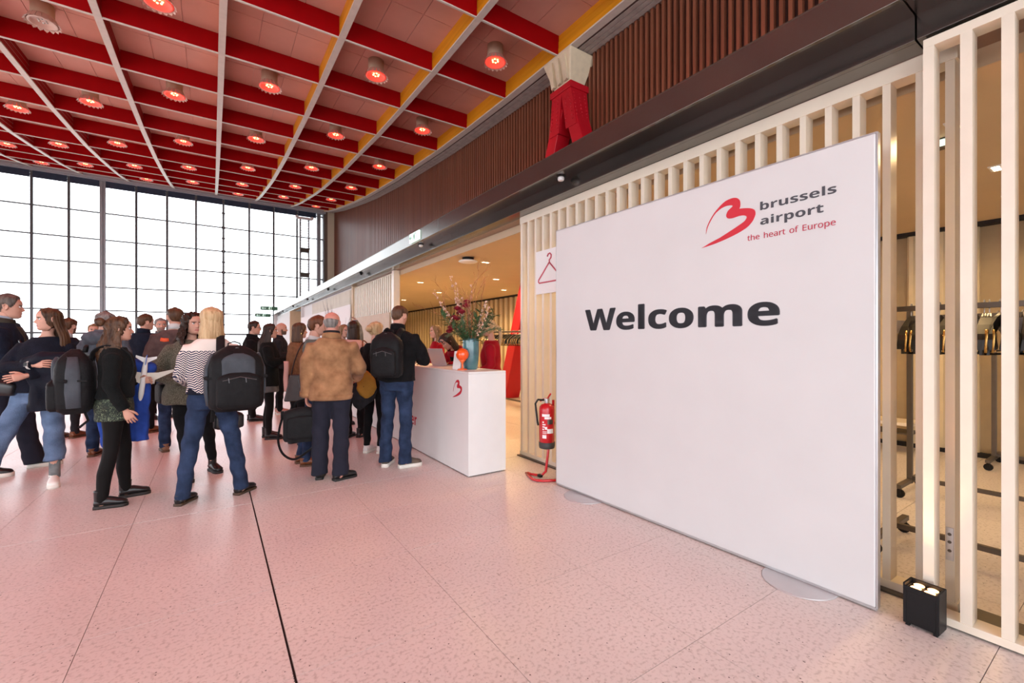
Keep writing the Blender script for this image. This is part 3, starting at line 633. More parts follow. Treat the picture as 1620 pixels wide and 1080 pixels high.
GR={'t':[242,[[178,-7,167,-7,148,-7,131,-3,115,3,99,10,86,21,77,37,67,53,62,76,62,105,62,175,62,244,62,314,45,314,28,314,11,314,11,324,11,333,11,343,28,350,45,358,62,366,70,392,78,417,86,443,98,443,109,443,121,443,121,415,121,388,121,360,156,360,190,360,225,360,225,345,225,330,225,314,190,314,156,314,121,314,121,245,121,176,121,106,121,84,126,68,137,57,147,47,161,42,177,42,186,42,195,42,205,44,214,46,222,47,228,49,228,34,228,19,228,4,221,1,212,-2,201,-4,189,-6]]],'h':[415,[[77,0,57,0,57,170,57,340,57,510,77,510,96,510,116,510,116,460,116,411,116,361,116,343,115,326,113,310,114,310,116,310,117,310,128,329,144,343,164,352,184,361,206,366,229,366,273,366,306,356,328,335,350,314,361,281,361,234,361,156,361,78,361,0,341,0,322,0,302,0,302,77,302,154,302,230,302,288,275,317,222,317,181,317,154,306,139,283,124,260,116,228,116,186,116,124,116,62,116,0,96,0]]],'e':[379,[[235,-7,210,-7,176,-7,146,0,120,14,94,28,73,49,59,76,44,104,37,137,37,177,37,217,44,251,57,279,70,307,89,329,112,344,136,359,164,367,196,367,227,367,254,360,276,347,298,333,315,314,327,290,339,265,345,237,345,204,345,192,345,180,345,169,262,169,180,169,98,169,99,128,109,97,129,76,149,54,177,44,213,44,236,44,256,46,274,50,291,54,310,60,328,69,328,51,328,34,328,17,310,9,292,3,274,-1,256,-5],[103,248,99,216,161,216,222,216,283,216,283,246,276,271,262,290,247,309,225,318,195,318,167,318,145,309,129,291,112,273]]],'a':[377,[[175,-7,144,-7,112,-7,85,2,63,19,42,36,31,63,31,100,31,136,45,164,73,183,101,202,145,213,203,215,224,216,244,216,265,217,265,224,265,231,265,238,265,268,258,289,245,301,232,313,214,318,190,318,171,318,153,316,136,310,119,304,103,298,89,291,83,306,77,320,71,335,86,344,105,351,126,357,148,363,170,366,193,366,237,366,270,356,291,337,312,318,322,287,322,245,322,163,322,82,322,0,308,0,294,0,279,0,276,17,272,34,268,51,267,51,266,51,265,51,250,31,233,17,216,7,199,-2],[139,41,158,41,188,41,214,49,234,66,254,83,264,109,264,144,264,154,264,165,264,176,246,175,229,175,211,174,166,172,135,165,118,152,101,140,92,122,92,99,92,79,98,64,110,55,123,46]]],'r':[277,[[77,0,57,0,57,120,57,240,57,360,73,360,89,360,105,360,108,338,110,316,112,294,113,294,114,294,115,294,126,314,141,331,160,345,178,360,200,367,225,367,232,367,239,366,247,366,255,365,261,364,267,363,265,345,262,326,260,308,254,310,248,311,241,312,234,313,227,313,221,313,203,313,185,308,169,298,153,288,140,274,131,256,121,237,116,216,116,192,116,128,116,64,116,0,96,0]]],'o':[406,[[254,-7,202,-7,170,-7,142,1,117,15,92,30,73,51,58,79,44,107,37,141,37,181,37,240,52,286,82,318,112,351,153,367,204,367,237,367,266,359,290,345,315,330,335,309,349,282,363,254,370,221,370,181,370,121,355,75,325,42,294,10],[167,42,203,42,240,42,266,55,283,80,300,104,309,138,309,181,309,223,300,257,283,281,266,305,240,317,203,317,166,317,139,305,123,281,106,257,98,223,98,181,98,138,106,104,123,80,140,55]]],'f':[231,[[93,0,73,0,73,105,73,210,73,314,52,314,31,314,10,314,10,323,10,333,10,342,31,349,52,355,73,362,73,369,73,376,73,383,73,429,84,463,104,483,125,504,153,514,190,514,204,514,217,513,229,510,241,508,251,505,260,502,255,486,250,471,244,455,237,458,229,460,220,462,210,464,201,465,191,465,171,465,156,459,147,446,137,432,132,412,132,383,132,376,132,368,132,360,163,360,193,360,223,360,223,345,223,330,223,314,193,314,163,314,132,314,132,210,132,105,132,0,113,0]]],'E':[373,[[154,0,65,0,65,160,65,320,65,480,154,480,244,480,333,480,333,462,333,444,333,426,264,426,195,426,126,426,126,377,126,327,126,277,191,277,256,277,321,277,321,259,321,242,321,224,256,224,191,224,126,224,126,167,126,110,126,53,195,53,264,53,333,53,333,35,333,18,333,0,244,0]]],'u':[415,[[207,-7,184,-7,141,-7,108,4,86,25,64,45,53,79,53,124,53,203,53,281,53,360,73,360,93,360,113,360,113,283,113,206,113,128,113,71,139,42,193,42,233,42,260,54,276,76,291,98,299,131,299,173,299,235,299,298,299,360,319,360,338,360,358,360,358,240,358,120,358,0,342,0,326,0,310,0,307,16,304,32,301,48,300,48,299,48,298,48,287,29,270,15,250,6,229,-2]]],'p':[413,[[77,-161,57,-161,57,13,57,186,57,360,73,360,89,360,105,360,108,344,111,327,113,311,114,311,115,311,116,311,127,327,141,340,158,351,176,361,199,367,228,367,273,367,308,351,335,320,363,289,376,243,376,181,376,119,363,73,335,41,308,9,272,-7,228,-7,200,-7,177,-1,159,9,141,20,126,32,116,46,115,46,113,46,112,46,113,38,114,28,115,17,116,5,116,-5,116,-13,116,-63,116,-112,116,-161,96,-161],[180,42,219,42,241,42,259,48,273,60,287,73,298,89,305,110,312,131,315,154,315,181,315,223,307,255,291,280,275,305,251,317,218,317,181,317,155,307,140,286,125,266,117,234,116,192,116,188,116,184,116,181,116,136,123,102,138,78,153,54]]]}

def text_obj(name, s, table, x0, x1, zbase, height, ymap, m, parent, off=0.0, italic=0.0):
    """flat letters with slight thickness; laid along local +x, width fitted to x0..x1"""
    adv = sum(300 if c == ' ' else table[c][0] for c in s)
    k = height; w = adv*k/1000.0; sx = (x1-x0)/w
    cu = bpy.data.curves.new(name, 'CURVE'); cu.dimensions = '2D'; cu.fill_mode = 'BOTH'; cu.extrude = 0.0012; cu.resolution_u = 4; cu.offset = off
    x = 0.0
    for c in s:
        if c == ' ': x += 0.26*k; continue
        a, sps = table[c]
        for q in sps:
            sp_ = cu.splines.new('BEZIER'); n = len(q)//6; sp_.bezier_points.add(n-1); sp_.use_cyclic_u = True
            for i, bp in enumerate(sp_.bezier_points):
                v = [t/1000.0*k for t in q[i*6:i*6+6]]
                bp.handle_left_type = bp.handle_right_type = 'FREE'
                bp.handle_left = ((x+v[0])*sx, v[1], 0); bp.co = ((x+v[2])*sx, v[3], 0); bp.handle_right = ((x+v[4])*sx, v[5], 0)
        x += a/1000.0*k
    cu.materials.append(m)
    o = link(name, cu, parent); o.location = (x0, ymap, zbase); o.rotation_euler = (rad(90), 0, 0)
    return o
INK = mat('dark grey lettering', (0.055, 0.058, 0.07), 0.6)
LRED = mat('crimson lettering', (0.44, 0.012, 0.045), 0.6)
HEART = [(180,768),(240,749),(300,728),(350,707),(400,685),(450,661),(500,635),(540,612),(580,585),(608,561),(630,535),(648,509),(660,480),(667,459),(668,440),(664,424),(655,412),(640,405),(620,401),(598,400),(575,401),(548,403),(522,406),(530,385),(532,365),(530,340),(524,326),(515,316),(503,309),(490,306),(470,307),(450,312),(425,322),(400,335),(375,355),(350,380),(325,409),(300,440),(277,476),(255,515),(241,546),(228,580),(223,610),(220,640),(227,609),(235,580),(249,546),(265,515),(286,478),(310,445),(335,422),(360,403),(386,389),(410,380),(432,376),(450,375),(459,377),(463,381),(458,389),(448,398),(434,411),(420,425),(411,442),(405,460),(404,474),(408,486),(417,494),(430,497),(450,495),(470,490),(495,481),(520,472),(542,468),(562,467),(575,469),(585,474),(589,481),(588,490),(580,505),(568,520),(546,538),(520,556),(486,580),(450,604),(400,637),(350,670),(300,697),(250,724),(215,747)]
def heart_obj(name, corner_map, m, parent, yloc):
    cu = bpy.data.curves.new(name, 'CURVE'); cu.dimensions = '2D'; cu.fill_mode = 'BOTH'; cu.extrude = 0.0012
    sp_ = cu.splines.new('POLY'); sp_.points.add(len(HEART)-1); sp_.use_cyclic_u = True
    for p, (u, v) in zip(sp_.points, HEART):
        x, z = corner_map(u, v); p.co = (x, z, 0, 1)
    cu.materials.append(m); o = link(name, cu, parent); o.location = (0, yloc, 0); o.rotation_euler = (rad(90), 0, 0)
    return o

# ------------------------------------------------------------------ the welcome board
BX0, BY0, BX1, BY1 = 2.785, 3.352, 2.845, 0.842        # floor line of its front face
BL = math.hypot(BX1-BX0, BY1-BY0); ang = math.atan2(BY1-BY0, BX1-BX0)
brd = thing('welcome_board', 'large white display board reading Welcome with a red airport logo', 'display board', (BX0, BY0, 0), ang)
# local: x runs along the board towards the camera, +y is the side facing the cloakroom? (front is -y after rotation)
b = MB(); b.box(0.004, BL-0.004, 0.0, 0.035, 0.022, 2.484); o = b.obj('fabric_face', [BOARD], brd); bev(o, 0.006)
fr = mat('brushed aluminium frame', (0.52, 0.53, 0.54), 0.35, 0.8, var=0.05)
for nm, bx in (('frame_side', (BL-0.003, BL+0.006, 0.004, 0.042, 0.018, 2.49)), ('frame_side', (-0.004, 0.003, 0.004, 0.042, 0.018, 2.49)), ('frame_rail', (0, BL, 0.006, 0.042, 2.485, 2.493)), ('frame_rail', (0, BL, 0.004, 0.042, 0.008, 0.022))):
    boxobj(nm, *bx, [fr], brd)
for x in (0.40, 2.15):
    b = MB(); b.lathe([(0.192, 0.0), (0.192, 0.004), (0.186, 0.007), (0.0005, 0.007)], (x, 0.0, 0), 40); b.obj('base_plate', [mat('satin aluminium plate', (0.62, 0.61, 0.62), 0.35, 0.7, var=0.03)], brd, True)
def by(y): return (3.352-y)                             # world y -> distance along the board
text_obj('lettering', 'Welcome', GB, by(2.945), by(1.296), 1.506, 0.377, -0.0012, INK, brd)['bold'] = 0.0055
text_obj('lettering', 'brussels', GB, by(1.428), by(1.012), 2.222, 0.102, -0.0012, INK, brd)
text_obj('lettering', 'airport', GB, by(1.424), by(1.075), 2.130, 0.102, -0.0012, INK, brd)
text_obj('lettering', 'the heart of Europe', GR, by(1.500), by(1.008), 2.045, 0.072, -0.0012, LRED, brd)
def board_map(u, v):      # logo outline measured on the board's own plane
    U = 1080+u/5.786; V = 260+v/5.786; t = (U-810)/700.0; X = 2.83
    d = X/(0.5599+0.8286*t); return by((0.8286-0.5599*t)*d), 1.4+(541-V)*d/700.0
HP = [board_map(u, v) for u, v in HEART]
hx0 = min(p[0] for p in HP); hz0 = min(p[1] for p in HP); hw = max(p[0] for p in HP)-hx0; hh = max(p[1] for p in HP)-hz0
it = {p: q for p, q in zip(HEART, HP)}
heart_obj('heart_logo', lambda u, v: it[(u, v)], mat('logo red', (0.56, 0.018, 0.035), 0.6), brd, -0.0012)

# ------------------------------------------------------------------ coat hanger sign on the slats
sg = thing('hanger_sign', 'square white sign with a pink coat hanger outline, half behind the board', 'sign', (3.155, 4.152, 1.955), -rad(90))
b = MB(); b.box(0, 0.52, -0.012, 0.006, 0, 0.50); bev(b.obj('plate', [WHITE], sg), 0.003)
PK = mat('hanger pink', (0.55, 0.10, 0.14), 0.6)
b = MB(); yy = -0.014
b.tube([(0.255, yy, 0.345), (0.06, yy, 0.165), (0.055, yy, 0.145), (0.07, yy, 0.128), (0.25, yy, 0.128), (0.44, yy, 0.128), (0.455, yy, 0.145), (0.45, yy, 0.165), (0.255, yy, 0.345)], 0.0085, 8)
b.tube([(0.255, yy, 0.345), (0.256, yy, 0.372), (0.285, yy, 0.395), (0.290, yy, 0.425), (0.265, yy, 0.447), (0.235, yy, 0.44), (0.222, yy, 0.415)], 0.0085, 8)
b.obj('hanger_icon', [PK], sg, True)

# ------------------------------------------------------------------ fire extinguisher on its stand
EXR = mat('glossy red enamel', (0.50, 0.008, 0.015), 0.25, coat=0.3, var=0.05)
ex = thing('extinguisher_stand', 'red bent tube stand on the floor under the extinguisher', 'stand', (2.845, 3.57, 0))
b = MB()
b.tube([(0.085, 0.0, 0.80), (0.085, 0, 0.55), (0.02, 0.0, 0.30), (0.0, 0.0, 0.16), (-0.005, 0.01, 0.07), (-0.03, 0.05, 0.022), (-0.08, 0.16, 0.016), (-0.085, 0.22, 0.016), (-0.10, 0.225, 0.016), (-0.17, 0.02, 0.016), (-0.16, -0.04, 0.016), (-0.11, -0.09, 0.016), (-0.02, -0.13, 0.016), (0.06, -0.15, 0.016), (0.075, -0.12, 0.016)], 0.0135, 10)
b.obj('tube_frame', [EXR], ex, True)
boxobj('bracket', -0.02, 0.09, -0.02, 0.02, 0.55, 0.575, [BLACK], ex); boxobj('foot_clamp', -0.062, -0.03, 0.03, 0.08, 0.008, 0.034, [BLACK], ex)
fe = thing('fire_extinguisher', 'red fire extinguisher with black hose beside the welcome board', 'extinguisher', (2.845, 3.57, 0.31), rad(20))
b = MB(); b.lathe([(0.075, 0.055), (0.08, 0.06), (0.08, 0.40), (0.076, 0.425), (0.06, 0.447), (0.035, 0.46), (0.022, 0.465)], n=28); b.obj('cylinder', [EXR], fe, True)
b = MB(); b.lathe([(0.060, 0.0), (0.078, 0.006), (0.083, 0.03), (0.083, 0.068), (0.079, 0.07)], n=28); b.obj('foot_ring', [mat('dark grey rubber', (0.04, 0.04, 0.04), 0.6)], fe, True)
b = MB(); b.lathe([(0.022, 0.465), (0.024, 0.48), (0.018, 0.50)], n=14); b.box(-0.02, 0.02, -0.02, 0.02, 0.485, 0.51); b.obj('valve', [CHROME], fe)
b = MB(); b.tube([(0.01, -0.01, 0.505), (-0.01, 0.03, 0.50), (-0.02, 0.07, 0.485)], (0.011), 6); b.obj('handle', [EXR], fe)
b = MB(); b.tube([(0.02, 0.0, 0.51), (-0.01, -0.03, 0.535), (-0.035, -0.065, 0.565)], 0.009, 6); b.obj('lever', [EXR], fe)
b = MB(); b.tube([(-0.02, 0.02, 0.495), (-0.06, 0.07, 0.50), (-0.085, 0.085, 0.46), (-0.083, 0.075, 0.38), (-0.075, 0.065, 0.27), (-0.07, 0.06, 0.24)], 0.0105, 8); b.obj('hose', [BLACK], fe, True)
def patch(b, a0, a1, z0, z1, r, m=0):
    n = 6
    b.loft([[(r*cos(rad(lerp(a0, a1, i/n))), r*sin(rad(lerp(a0, a1, i/n))), z) for i in range(n+1)] + [((r-0.002)*cos(rad(lerp(a1, a0, i/n))), (r-0.002)*sin(rad(lerp(a1, a0, i/n))), z) for i in range(n+1)] for z in (z0, z1)], m)
b = MB()
patch(b, 175, 232, 0.335, 0.36, 0.0812); patch(b, 195, 245, 0.31, 0.332, 0.0812)
for k in range(4): patch(b, 178, 190+6*(k % 3), 0.20+0.024*k, 0.213+0.024*k, 0.0812)
patch(b, 196, 214, 0.205, 0.232, 0.0812); patch(b, 178, 208, 0.115, 0.150, 0.0812); patch(b, 214, 262, 0.165, 0.21, 0.0812)
for k in range(3): patch(b, 179, 210, 0.162+0.011*k, 0.166+0.011*k, 0.0812)
b.obj('label', [WHITE], fe)
b = MB(); patch(b, 216, 258, 0.258, 0.305, 0.0815); b.obj('gauge_panel', [METALD], fe)

# ------------------------------------------------------------------ battery uplighter
ul = thing('uplighter', 'small black battery uplighter with four lit lenses before the sliding door', 'lamp', (2.89, 0.665, 0), rad(-3))
b = MB()
b.box(-0.048, 0.048, -0.066, 0.066, 0.012, 0.185); o = b.obj('body', [BLACK], ul); bev(o, 0.010, 3)
b = MB()
for bx in ((-0.050, 0.050, -0.068, -0.060, 0.17, 0.208), (-0.050, 0.050, 0.060, 0.068, 0.17, 0.208), (-0.050, -0.042, -0.066, 0.066, 0.17, 0.196), (0.042, 0.050, -0.066, 0.066, 0.17, 0.208)): b.box(*bx)
bev(b.obj('top_rim', [BLACK], ul), 0.003)
for sx in (-1, 1):
    for sy in (-1, 1): boxobj('rubber_foot', sx*0.036-0.008, sx*0.036+0.008, sy*0.052-0.008, sy*0.052+0.008, 0, 0.014, [BLACK], ul)
    boxobj('corner_bumper', -0.051, 0.051, sx*0.061-0.0065, sx*0.061+0.0065, 0.012, 0.19, [BLACK], ul, 0.003)
HOT2 = mat('lit amber lens', (1, 0.6, 0.3), 0.3, emit=(1.0, 0.50, 0.20), estr=5)
for sx in (-1, 1):
    for sy in (-1, 1):
        b = MB(); b.lathe([(0.019, 0.186), (0.021, 0.189), (0.018, 0.191), (0.0005, 0.192)], (sx*0.021, sy*0.026, 0), 16); ob = b.obj('lens', [HOT2], ul, True)
lamp('uplighter_light', 'SPOT', (2.88, 0.665, 0.21), 26, (1.0, 0.40, 0.16), 0.03, 50, (3.12, 0.66, 2.9), 0.9)

# ------------------------------------------------------------------ reception counter
ct = thing('reception_counter', 'long white box counter with red logo in front of the cloakroom opening', 'counter', (0, 0, 0))
CX0, CX1, CY0, CY1, CH = 2.185, 2.645, 4.035, 9.0, 1.09
CW = mat('counter white laminate', (0.74, 0.745, 0.735), 0.4, var=0.015)
bev(boxobj('front_panel', CX0, CX0+0.02, CY0+0.021, CY1, 0.012, CH-0.021, [CW], ct), 0.0015)
bev(boxobj('end_panel', CX0, CX1, CY0, CY0+0.02, 0.012, CH-0.021, [CW], ct), 0.0015)
bev(boxobj('countertop', CX0, CX1, CY0, CY1, CH-0.02, CH, [CW], ct), 0.002)
boxobj('far_end_panel', CX0+0.021, CX1, CY1-0.02, CY1, 0.012, CH-0.021, [CW], ct)
boxobj('back_panel', CX1-0.02, CX1, CY0+0.021, CY1-0.021, 0.012, CH-0.021, [CW], ct)
boxobj('plinth', CX0+0.03, CX1-0.03, CY0+0.03, CY1-0.03, 0, 0.012, [DARK], ct)
LR2 = mat('counter lettering red', (0.50, 0.012, 0.03), 0.6)
hold = empty('front_print', (CX0-0.0015, 4.402, 0), -rad(90)); hold.parent = ct
cwd = 0.225
heart_obj('heart_logo', lambda u, v: ((it[(u, v)][0]-hx0)/hw*cwd, 0.795+(it[(u, v)][1]-hz0)/hh*0.20), LR2, hold, 0.0)
text_obj('lettering', 'er', GB, -1.24, -1.03, 0.318, 0.30, 0.0, LR2, hold, 0.0)

# objects standing on the counter
V0 = (2.44, 4.45)
VASE = mat('teal glazed ceramic', (0.05, 0.15, 0.19), 0.12, coat=0.5, var=0.25, vscale=7, col2=(0.10, 0.23, 0.24))
vz = thing('flower_vase', 'tall glossy teal ceramic vase on the near end of the counter', 'vase', (V0[0], V0[1], CH))
b = MB(); b.lathe([(0.068, 0), (0.078, 0.01), (0.088, 0.10), (0.095, 0.22), (0.094, 0.33), (0.090, 0.352), (0.082, 0.35), (0.084, 0.30), (0.07, 0.1)], n=32); b.obj('vessel', [VASE], vz, True)
LEAF = mat('dark green leaf', (0.045, 0.10, 0.035), 0.5, var=0.35, vscale=20)
LEAF2 = mat('grey green fern', (0.16, 0.22, 0.12), 0.6, var=0.3, vscale=20)
ROSE = mat('deep red petals', (0.22, 0.004, 0.018), 0.55, var=0.35, vscale=60)
BLOS = mat('pale pink blossom', (0.62, 0.43, 0.34), 0.6, var=0.2)
STEM = mat('reddish twig', (0.36, 0.15, 0.07), 0.7, var=0.2)
GST = mat('green stem', (0.08, 0.13, 0.04), 0.6)
rn = random.Random(11)
def stem_thing(label, cat, name, base_m, fn):
    t = thing(name, label, cat, (V0[0], V0[1], CH+0.30)); fn(t); return t
def curve_pts(az, lean, L, n=8, wob=0.05, droop=0.0, curl=0.0):
    p = Vector((0.03*cos(az), 0.03*sin(az), 0)); d = Vector((cos(az)*lean, sin(az)*lean, 1)).normalized(); out = [p.copy()]
    for i in range(n):
        d = d + Vector((rn.uniform(-wob, wob), rn.uniform(-wob, wob), rn.uniform(-wob, wob)-droop*(i/n)))
        if curl: d = Matrix.Rotation(curl*rn.uniform(0.4, 1), 3, Vector((cos(az+1.57), sin(az+1.57), 0.2))) @ d
        d.normalize(); p = p + d*L/n; out.append(p.copy())
    return out
# camera sees the bouquet from -x -y: spread it mostly sideways (along the counter) and up
def leaf(b, p, d, up, L, w, m):
    d = Vector(d).normalized(); s = d.cross(Vector(up)).normalized(); n = s.cross(d)
    p = Vector(p)
    b.add([p, p+d*L*0.35+s*w+n*L*0.06, p+d*L*0.75+s*w*0.7+n*L*0.04, p+d*L, p+d*L*0.75-s*w*0.7+n*L*0.04, p+d*L*0.35-s*w+n*L*0.06, p+d*L*0.4-n*L*0.02, p+d*L*0.75-n*L*0.01],
          [(0,1,6),(1,2,7,6),(2,3,7),(3,4,7),(4,5,6,7),(5,0,6)], m)
ordn = ['first', 'second', 'third', 'fourth', 'fifth', 'sixth', 'seventh', 'eighth', 'ninth', 'tenth', 'eleventh', 'twelfth']
# curly twigs
for i in range(9):
    t = thing('curly_twig', 'bare curly reddish willow twigs rising above the bouquet', 'twig', (V0[0], V0[1], CH+0.28), 0, 'curly twigs in the vase')
    pts = curve_pts(rn.choice([2.0, 2.0, -1.1])+rn.uniform(-.9, .9), rn.uniform(.1, .45), rn.uniform(.65, 1.12), 12, .26, 0.0, 0.0)
    b = MB(); b.tube(pts, [0.0045-0.0003*k for k in range(13)], 5)
    for k in range(4, 12, 2):
        q = [pts[k]]; dd = (pts[k]-pts[k-1]).normalized()
        for _ in range(5):
            dd = (dd + Vector((rn.uniform(-.7, .7), rn.uniform(-.7, .7), rn.uniform(-.2, .5)))).normalized(); q.append(q[-1]+dd*0.035)
        b.tube(q, [0.0028, 0.0025, 0.0022, 0.002, 0.0017, 0.0014], 4)
    b.obj('twig', [STEM], t, True)
# blossom sprays
for i in range(10):
    t = thing('blossom_spray', 'pale pink blossom sprays around the red roses in the vase', 'flower', (V0[0], V0[1], CH+0.28), 0, 'blossom sprays in the vase')
    az = (2.1 if i < 8 else -1.0)+rn.uniform(-.9, .9)
    pts = curve_pts(az, rn.uniform(.15, .75), rn.uniform(.5, .78), 10, .07)
    b = MB(); b.tube(pts, [0.004-0.0002*k for k in range(11)], 5); b.obj('stem', [STEM], t, True)
    b = MB()
    for k in range(3, 11):
        for _ in range(5):
            q = pts[k]+Vector((rn.uniform(-.014, .014), rn.uniform(-.014, .014), rn.uniform(-.022, .022))); r = rn.uniform(.005, .009)
            b.ball(q, (r, r, r*1.3), 6, 4)
    stuff(b.obj('blossoms', [BLOS], t, True))
# roses
RS = 1.4
rose_at = [(-.10, .11, .16), (-.12, .06, .21), (-.11, .02, .28), (-.05, .10, .25), (-.06, -.03, .30), (-.11, -.05, .25), (-.12, .15, .10), (-.13, -.01, .20), (-.02, .03, .34), (-.13, .08, .13)]
rl = ['lowest at the left', 'left of centre', 'in the centre top', 'behind the left pair', 'upper right', 'at the right side', 'small one at the far left edge', 'in the middle', 'topmost', 'large one low left']
for i, (dx, dy, dz) in enumerate(rose_at):
    t = thing('red_rose', 'deep red rose in the bouquet, ' + rl[i], 'flower', (V0[0], V0[1], CH+0.30), 0, 'red roses in the vase')
    c = Vector((dx, dy, dz))*RS; b = MB(); b.tube([(0, 0, -0.02), (dx*.4*RS, dy*.4*RS, dz*.5*RS), c], 0.003, 5); b.obj('stem', [GST], t)
    b = MB(); r = 0.041 if i != 9 else 0.05
    b.ball(c, (r*.55, r*.55, r*.7), 8, 6)
    for lay, (n, rr, tilt) in enumerate(((4, .62, .25), (5, .85, .55), (6, 1.05, .95))):
        for k in range(n):
            a = 2*PI*k/n+lay*.5; o = Vector((cos(a), sin(a), 0)); s = Vector((-sin(a), cos(a), 0))
            p0 = c+o*r*.25-Vector((0, 0, r*.6)); p1 = c+o*r*rr+Vector((0, 0, r*(.5-tilt*.6)))
            b.add([p0-s*r*.25, p0+s*r*.25, p1+s*r*.55, p1+o*r*.12+Vector((0, 0, .002)), p1-s*r*.55, (p0+p1)/2+o*r*.25], [(0,1,5),(1,2,5),(2,3,5),(3,4,5),(4,0,5)], 0)
    b.obj('petals', [ROSE], t, True)
# greenery
for i in range(22):
    t = thing('green_foliage', 'dark green leafy stems filling the bouquet', 'foliage', (V0[0], V0[1], CH+0.28), 0, 'leafy stems in the vase')
    pts = curve_pts(i*2*PI/22+rn.uniform(-.2, .2), rn.uniform(.35, 1.1), rn.uniform(.28, .50), 7, .08)
    b = MB(); b.tube(pts, 0.003, 5); b.obj('stem', [GST], t)
    b = MB()
    for k in range(1, 8):
        for sgn in (1, -1):
            d = (pts[k]-pts[k-1]).normalized(); sd = d.cross(Vector((rn.uniform(-1, 1), rn.uniform(-1, 1), .3))).normalized()*sgn
            leaf(b, pts[k], d*.6+sd, (0, 0, 1), rn.uniform(.06, .095), rn.uniform(.014, .023), 0)
    b.obj('leaves', [LEAF], t)
for i, (az, ln, L, dr) in enumerate(((2.2, 1.3, .34, .28), (-1.0, 1.2, .42, .20), (-.6, 1.0, .36, .22), (-1.25, .9, .34, .06), (-.9, .7, .38, .03), (-1.5, .5, .36, .0))):
    t = thing('fern_frond', ('pale arching fern frond hanging over the left of the vase', 'grey green conifer sprig reaching right of the vase', 'grey green conifer sprig drooping low right', 'upright grey green sprig right of the roses', 'tall grey green sprig behind the roses', 'grey green sprig at the top of the bouquet')[i], 'foliage', (V0[0], V0[1], CH+0.31), 0, 'fern and conifer sprigs')
    pts = curve_pts(az, ln, L, 12, .03, dr)
    b = MB(); b.tube(pts, 0.0025, 5); b.obj('stem', [GST], t)
    b = MB()
    for k in range(1, 13):
        d = (pts[k]-pts[k-1]).normalized()
        for j in range(8):
            sd = Vector((rn.uniform(-1, 1), rn.uniform(-1, 1), rn.uniform(-1, 1))); sd = (sd-d*sd.dot(d)).normalized()
            leaf(b, pts[k]-d*rn.uniform(0, .03), d*.8+sd, (0, 0, 1), .034, .0035, 0)
    b.obj('needles', [LEAF2], t)
ORG = mat('glossy orange glass', (0.85, 0.095, 0.012), 0.15, coat=0.5)
t = thing('orange_globe', 'glossy orange ball ornament on a small stem foot on the counter', 'ornament', (2.305, 4.40, CH))
b = MB(); b.ball((0, 0, 0.172), 0.072, 28, 18); b.obj('ball', [ORG], t, True)
b = MB(); b.lathe([(0.055, 0), (0.057, 0.005), (0.045, 0.013), (0.012, 0.02), (0.010, 0.07), (0.03, 0.098), (0.045, 0.112)], n=24); b.obj('foot', [mat('orange glass foot', (0.80, 0.16, 0.05), 0.2)], t, True)
t = thing('table_card', 'white folded tent card standing beside the orange ball', 'card', (2.34, 4.56, CH), rad(-70))
for nm, s in (('card_leaf', 1), ('card_leaf', -1)):
    b = MB(); b.hexa([(-.06, s*.038, 0), (.06, s*.038, 0), (.06, s*.036, 0), (-.06, s*.036, 0), (-.06, s*.002, .205), (.06, s*.002, .205), (.06, s*.0005, .205), (-.06, s*.0005, .205)]); b.obj(nm, [mat('white card', (0.8, 0.8, 0.78), 0.6)], t)
lp = thing('laptop', 'open silver laptop on the counter with its lid towards the queue', 'laptop', (2.46, 5.32, CH), rad(-78))
SIL = mat('silver laptop shell', (0.62, 0.60, 0.61), 0.35, 0.4)
bev(boxobj('base', -.16, .16, -.01, .22, 0.003, .016, [SIL], lp), .003)
b = MB(); b.hexa([(-.16, -.012, .014), (.16, -.012, .014), (.16, -.004, .014), (-.16, -.004, .014), (-.16, -.095, .225), (.16, -.095, .225), (.16, -.087, .228), (-.16, -.087, .228)]); lid = b.obj('lid', [SIL], lp); bev(lid, .002)
b = MB(); b.hexa([(-.15, -.0055, .022), (.15, -.0055, .022), (.15, -.0035, .023), (-.15, -.0035, .023), (-.15, -.0855, .218), (.15, -.0855, .218), (.15, -.0845, .219), (-.15, -.0845, .219)]); b.obj('screen', [BLACK], lid)
boxobj('keyboard', -.14, .14, .02, .12, .016, .0175, [BLACK], lp)
# ------------------------------------------------------------------ coat racks with numbered hangers
RK = mat('grey brown steel tube', (0.13, 0.11, 0.095), 0.4, 0.6, var=0.08)
HANG = mat('black hanger plastic', (0.012, 0.011, 0.011), 0.35)
BRASS = mat('polished brass hanger trim', (0.75, 0.48, 0.16), 0.25, 0.9)
TAGM = mat('grey number tag card', (0.36, 0.35, 0.36), 0.6)
def hanger_meshes():
    body = MB(); sh = MB()
    # shoulders: solid tapered arms in the x z plane, hook above
    for sgn in (1, -1):
        body.loft([[(sgn*x, -w, z-h), (sgn*x, w, z-h), (sgn*x, w*.7, z+h), (sgn*x, -w*.7, z+h)] for x, w, z, h in ((0.0, .011, -.085, .03), (0.07, .016, -.115, .032), (.14, .026, -.165, .036), (.195, .034, -.225, .04), (.212, .030, -.25, .03))])
        sh.tube([(sgn*.205, -.022, -.16), (sgn*.216, -.024, -.20), (sgn*.220, -.022, -.25), (sgn*.206, -.018, -.295)], .006, 6)
    body.box(-.19, .19, -.006, .006, -.31, -.297); body.box(-.20, -.188, -.006, .006, -.31, -.21); body.box(.188, .20, -.006, .006, -.31, -.21)
    hook = MB(); hook.tube([(0, 0, -.08), (0, 0, -.03), (.014, 0, -.012), (.022, 0, .008), (.014, 0, .024), (-.004, 0, .026), (-.018, 0, .014)], .0032, 6)
    return body.mesh('hanger_body', [HANG], False), hook.mesh('hook', [CHROME]), sh.mesh('brass_strip', [BRASS])
HB, HH, HS = hanger_meshes()
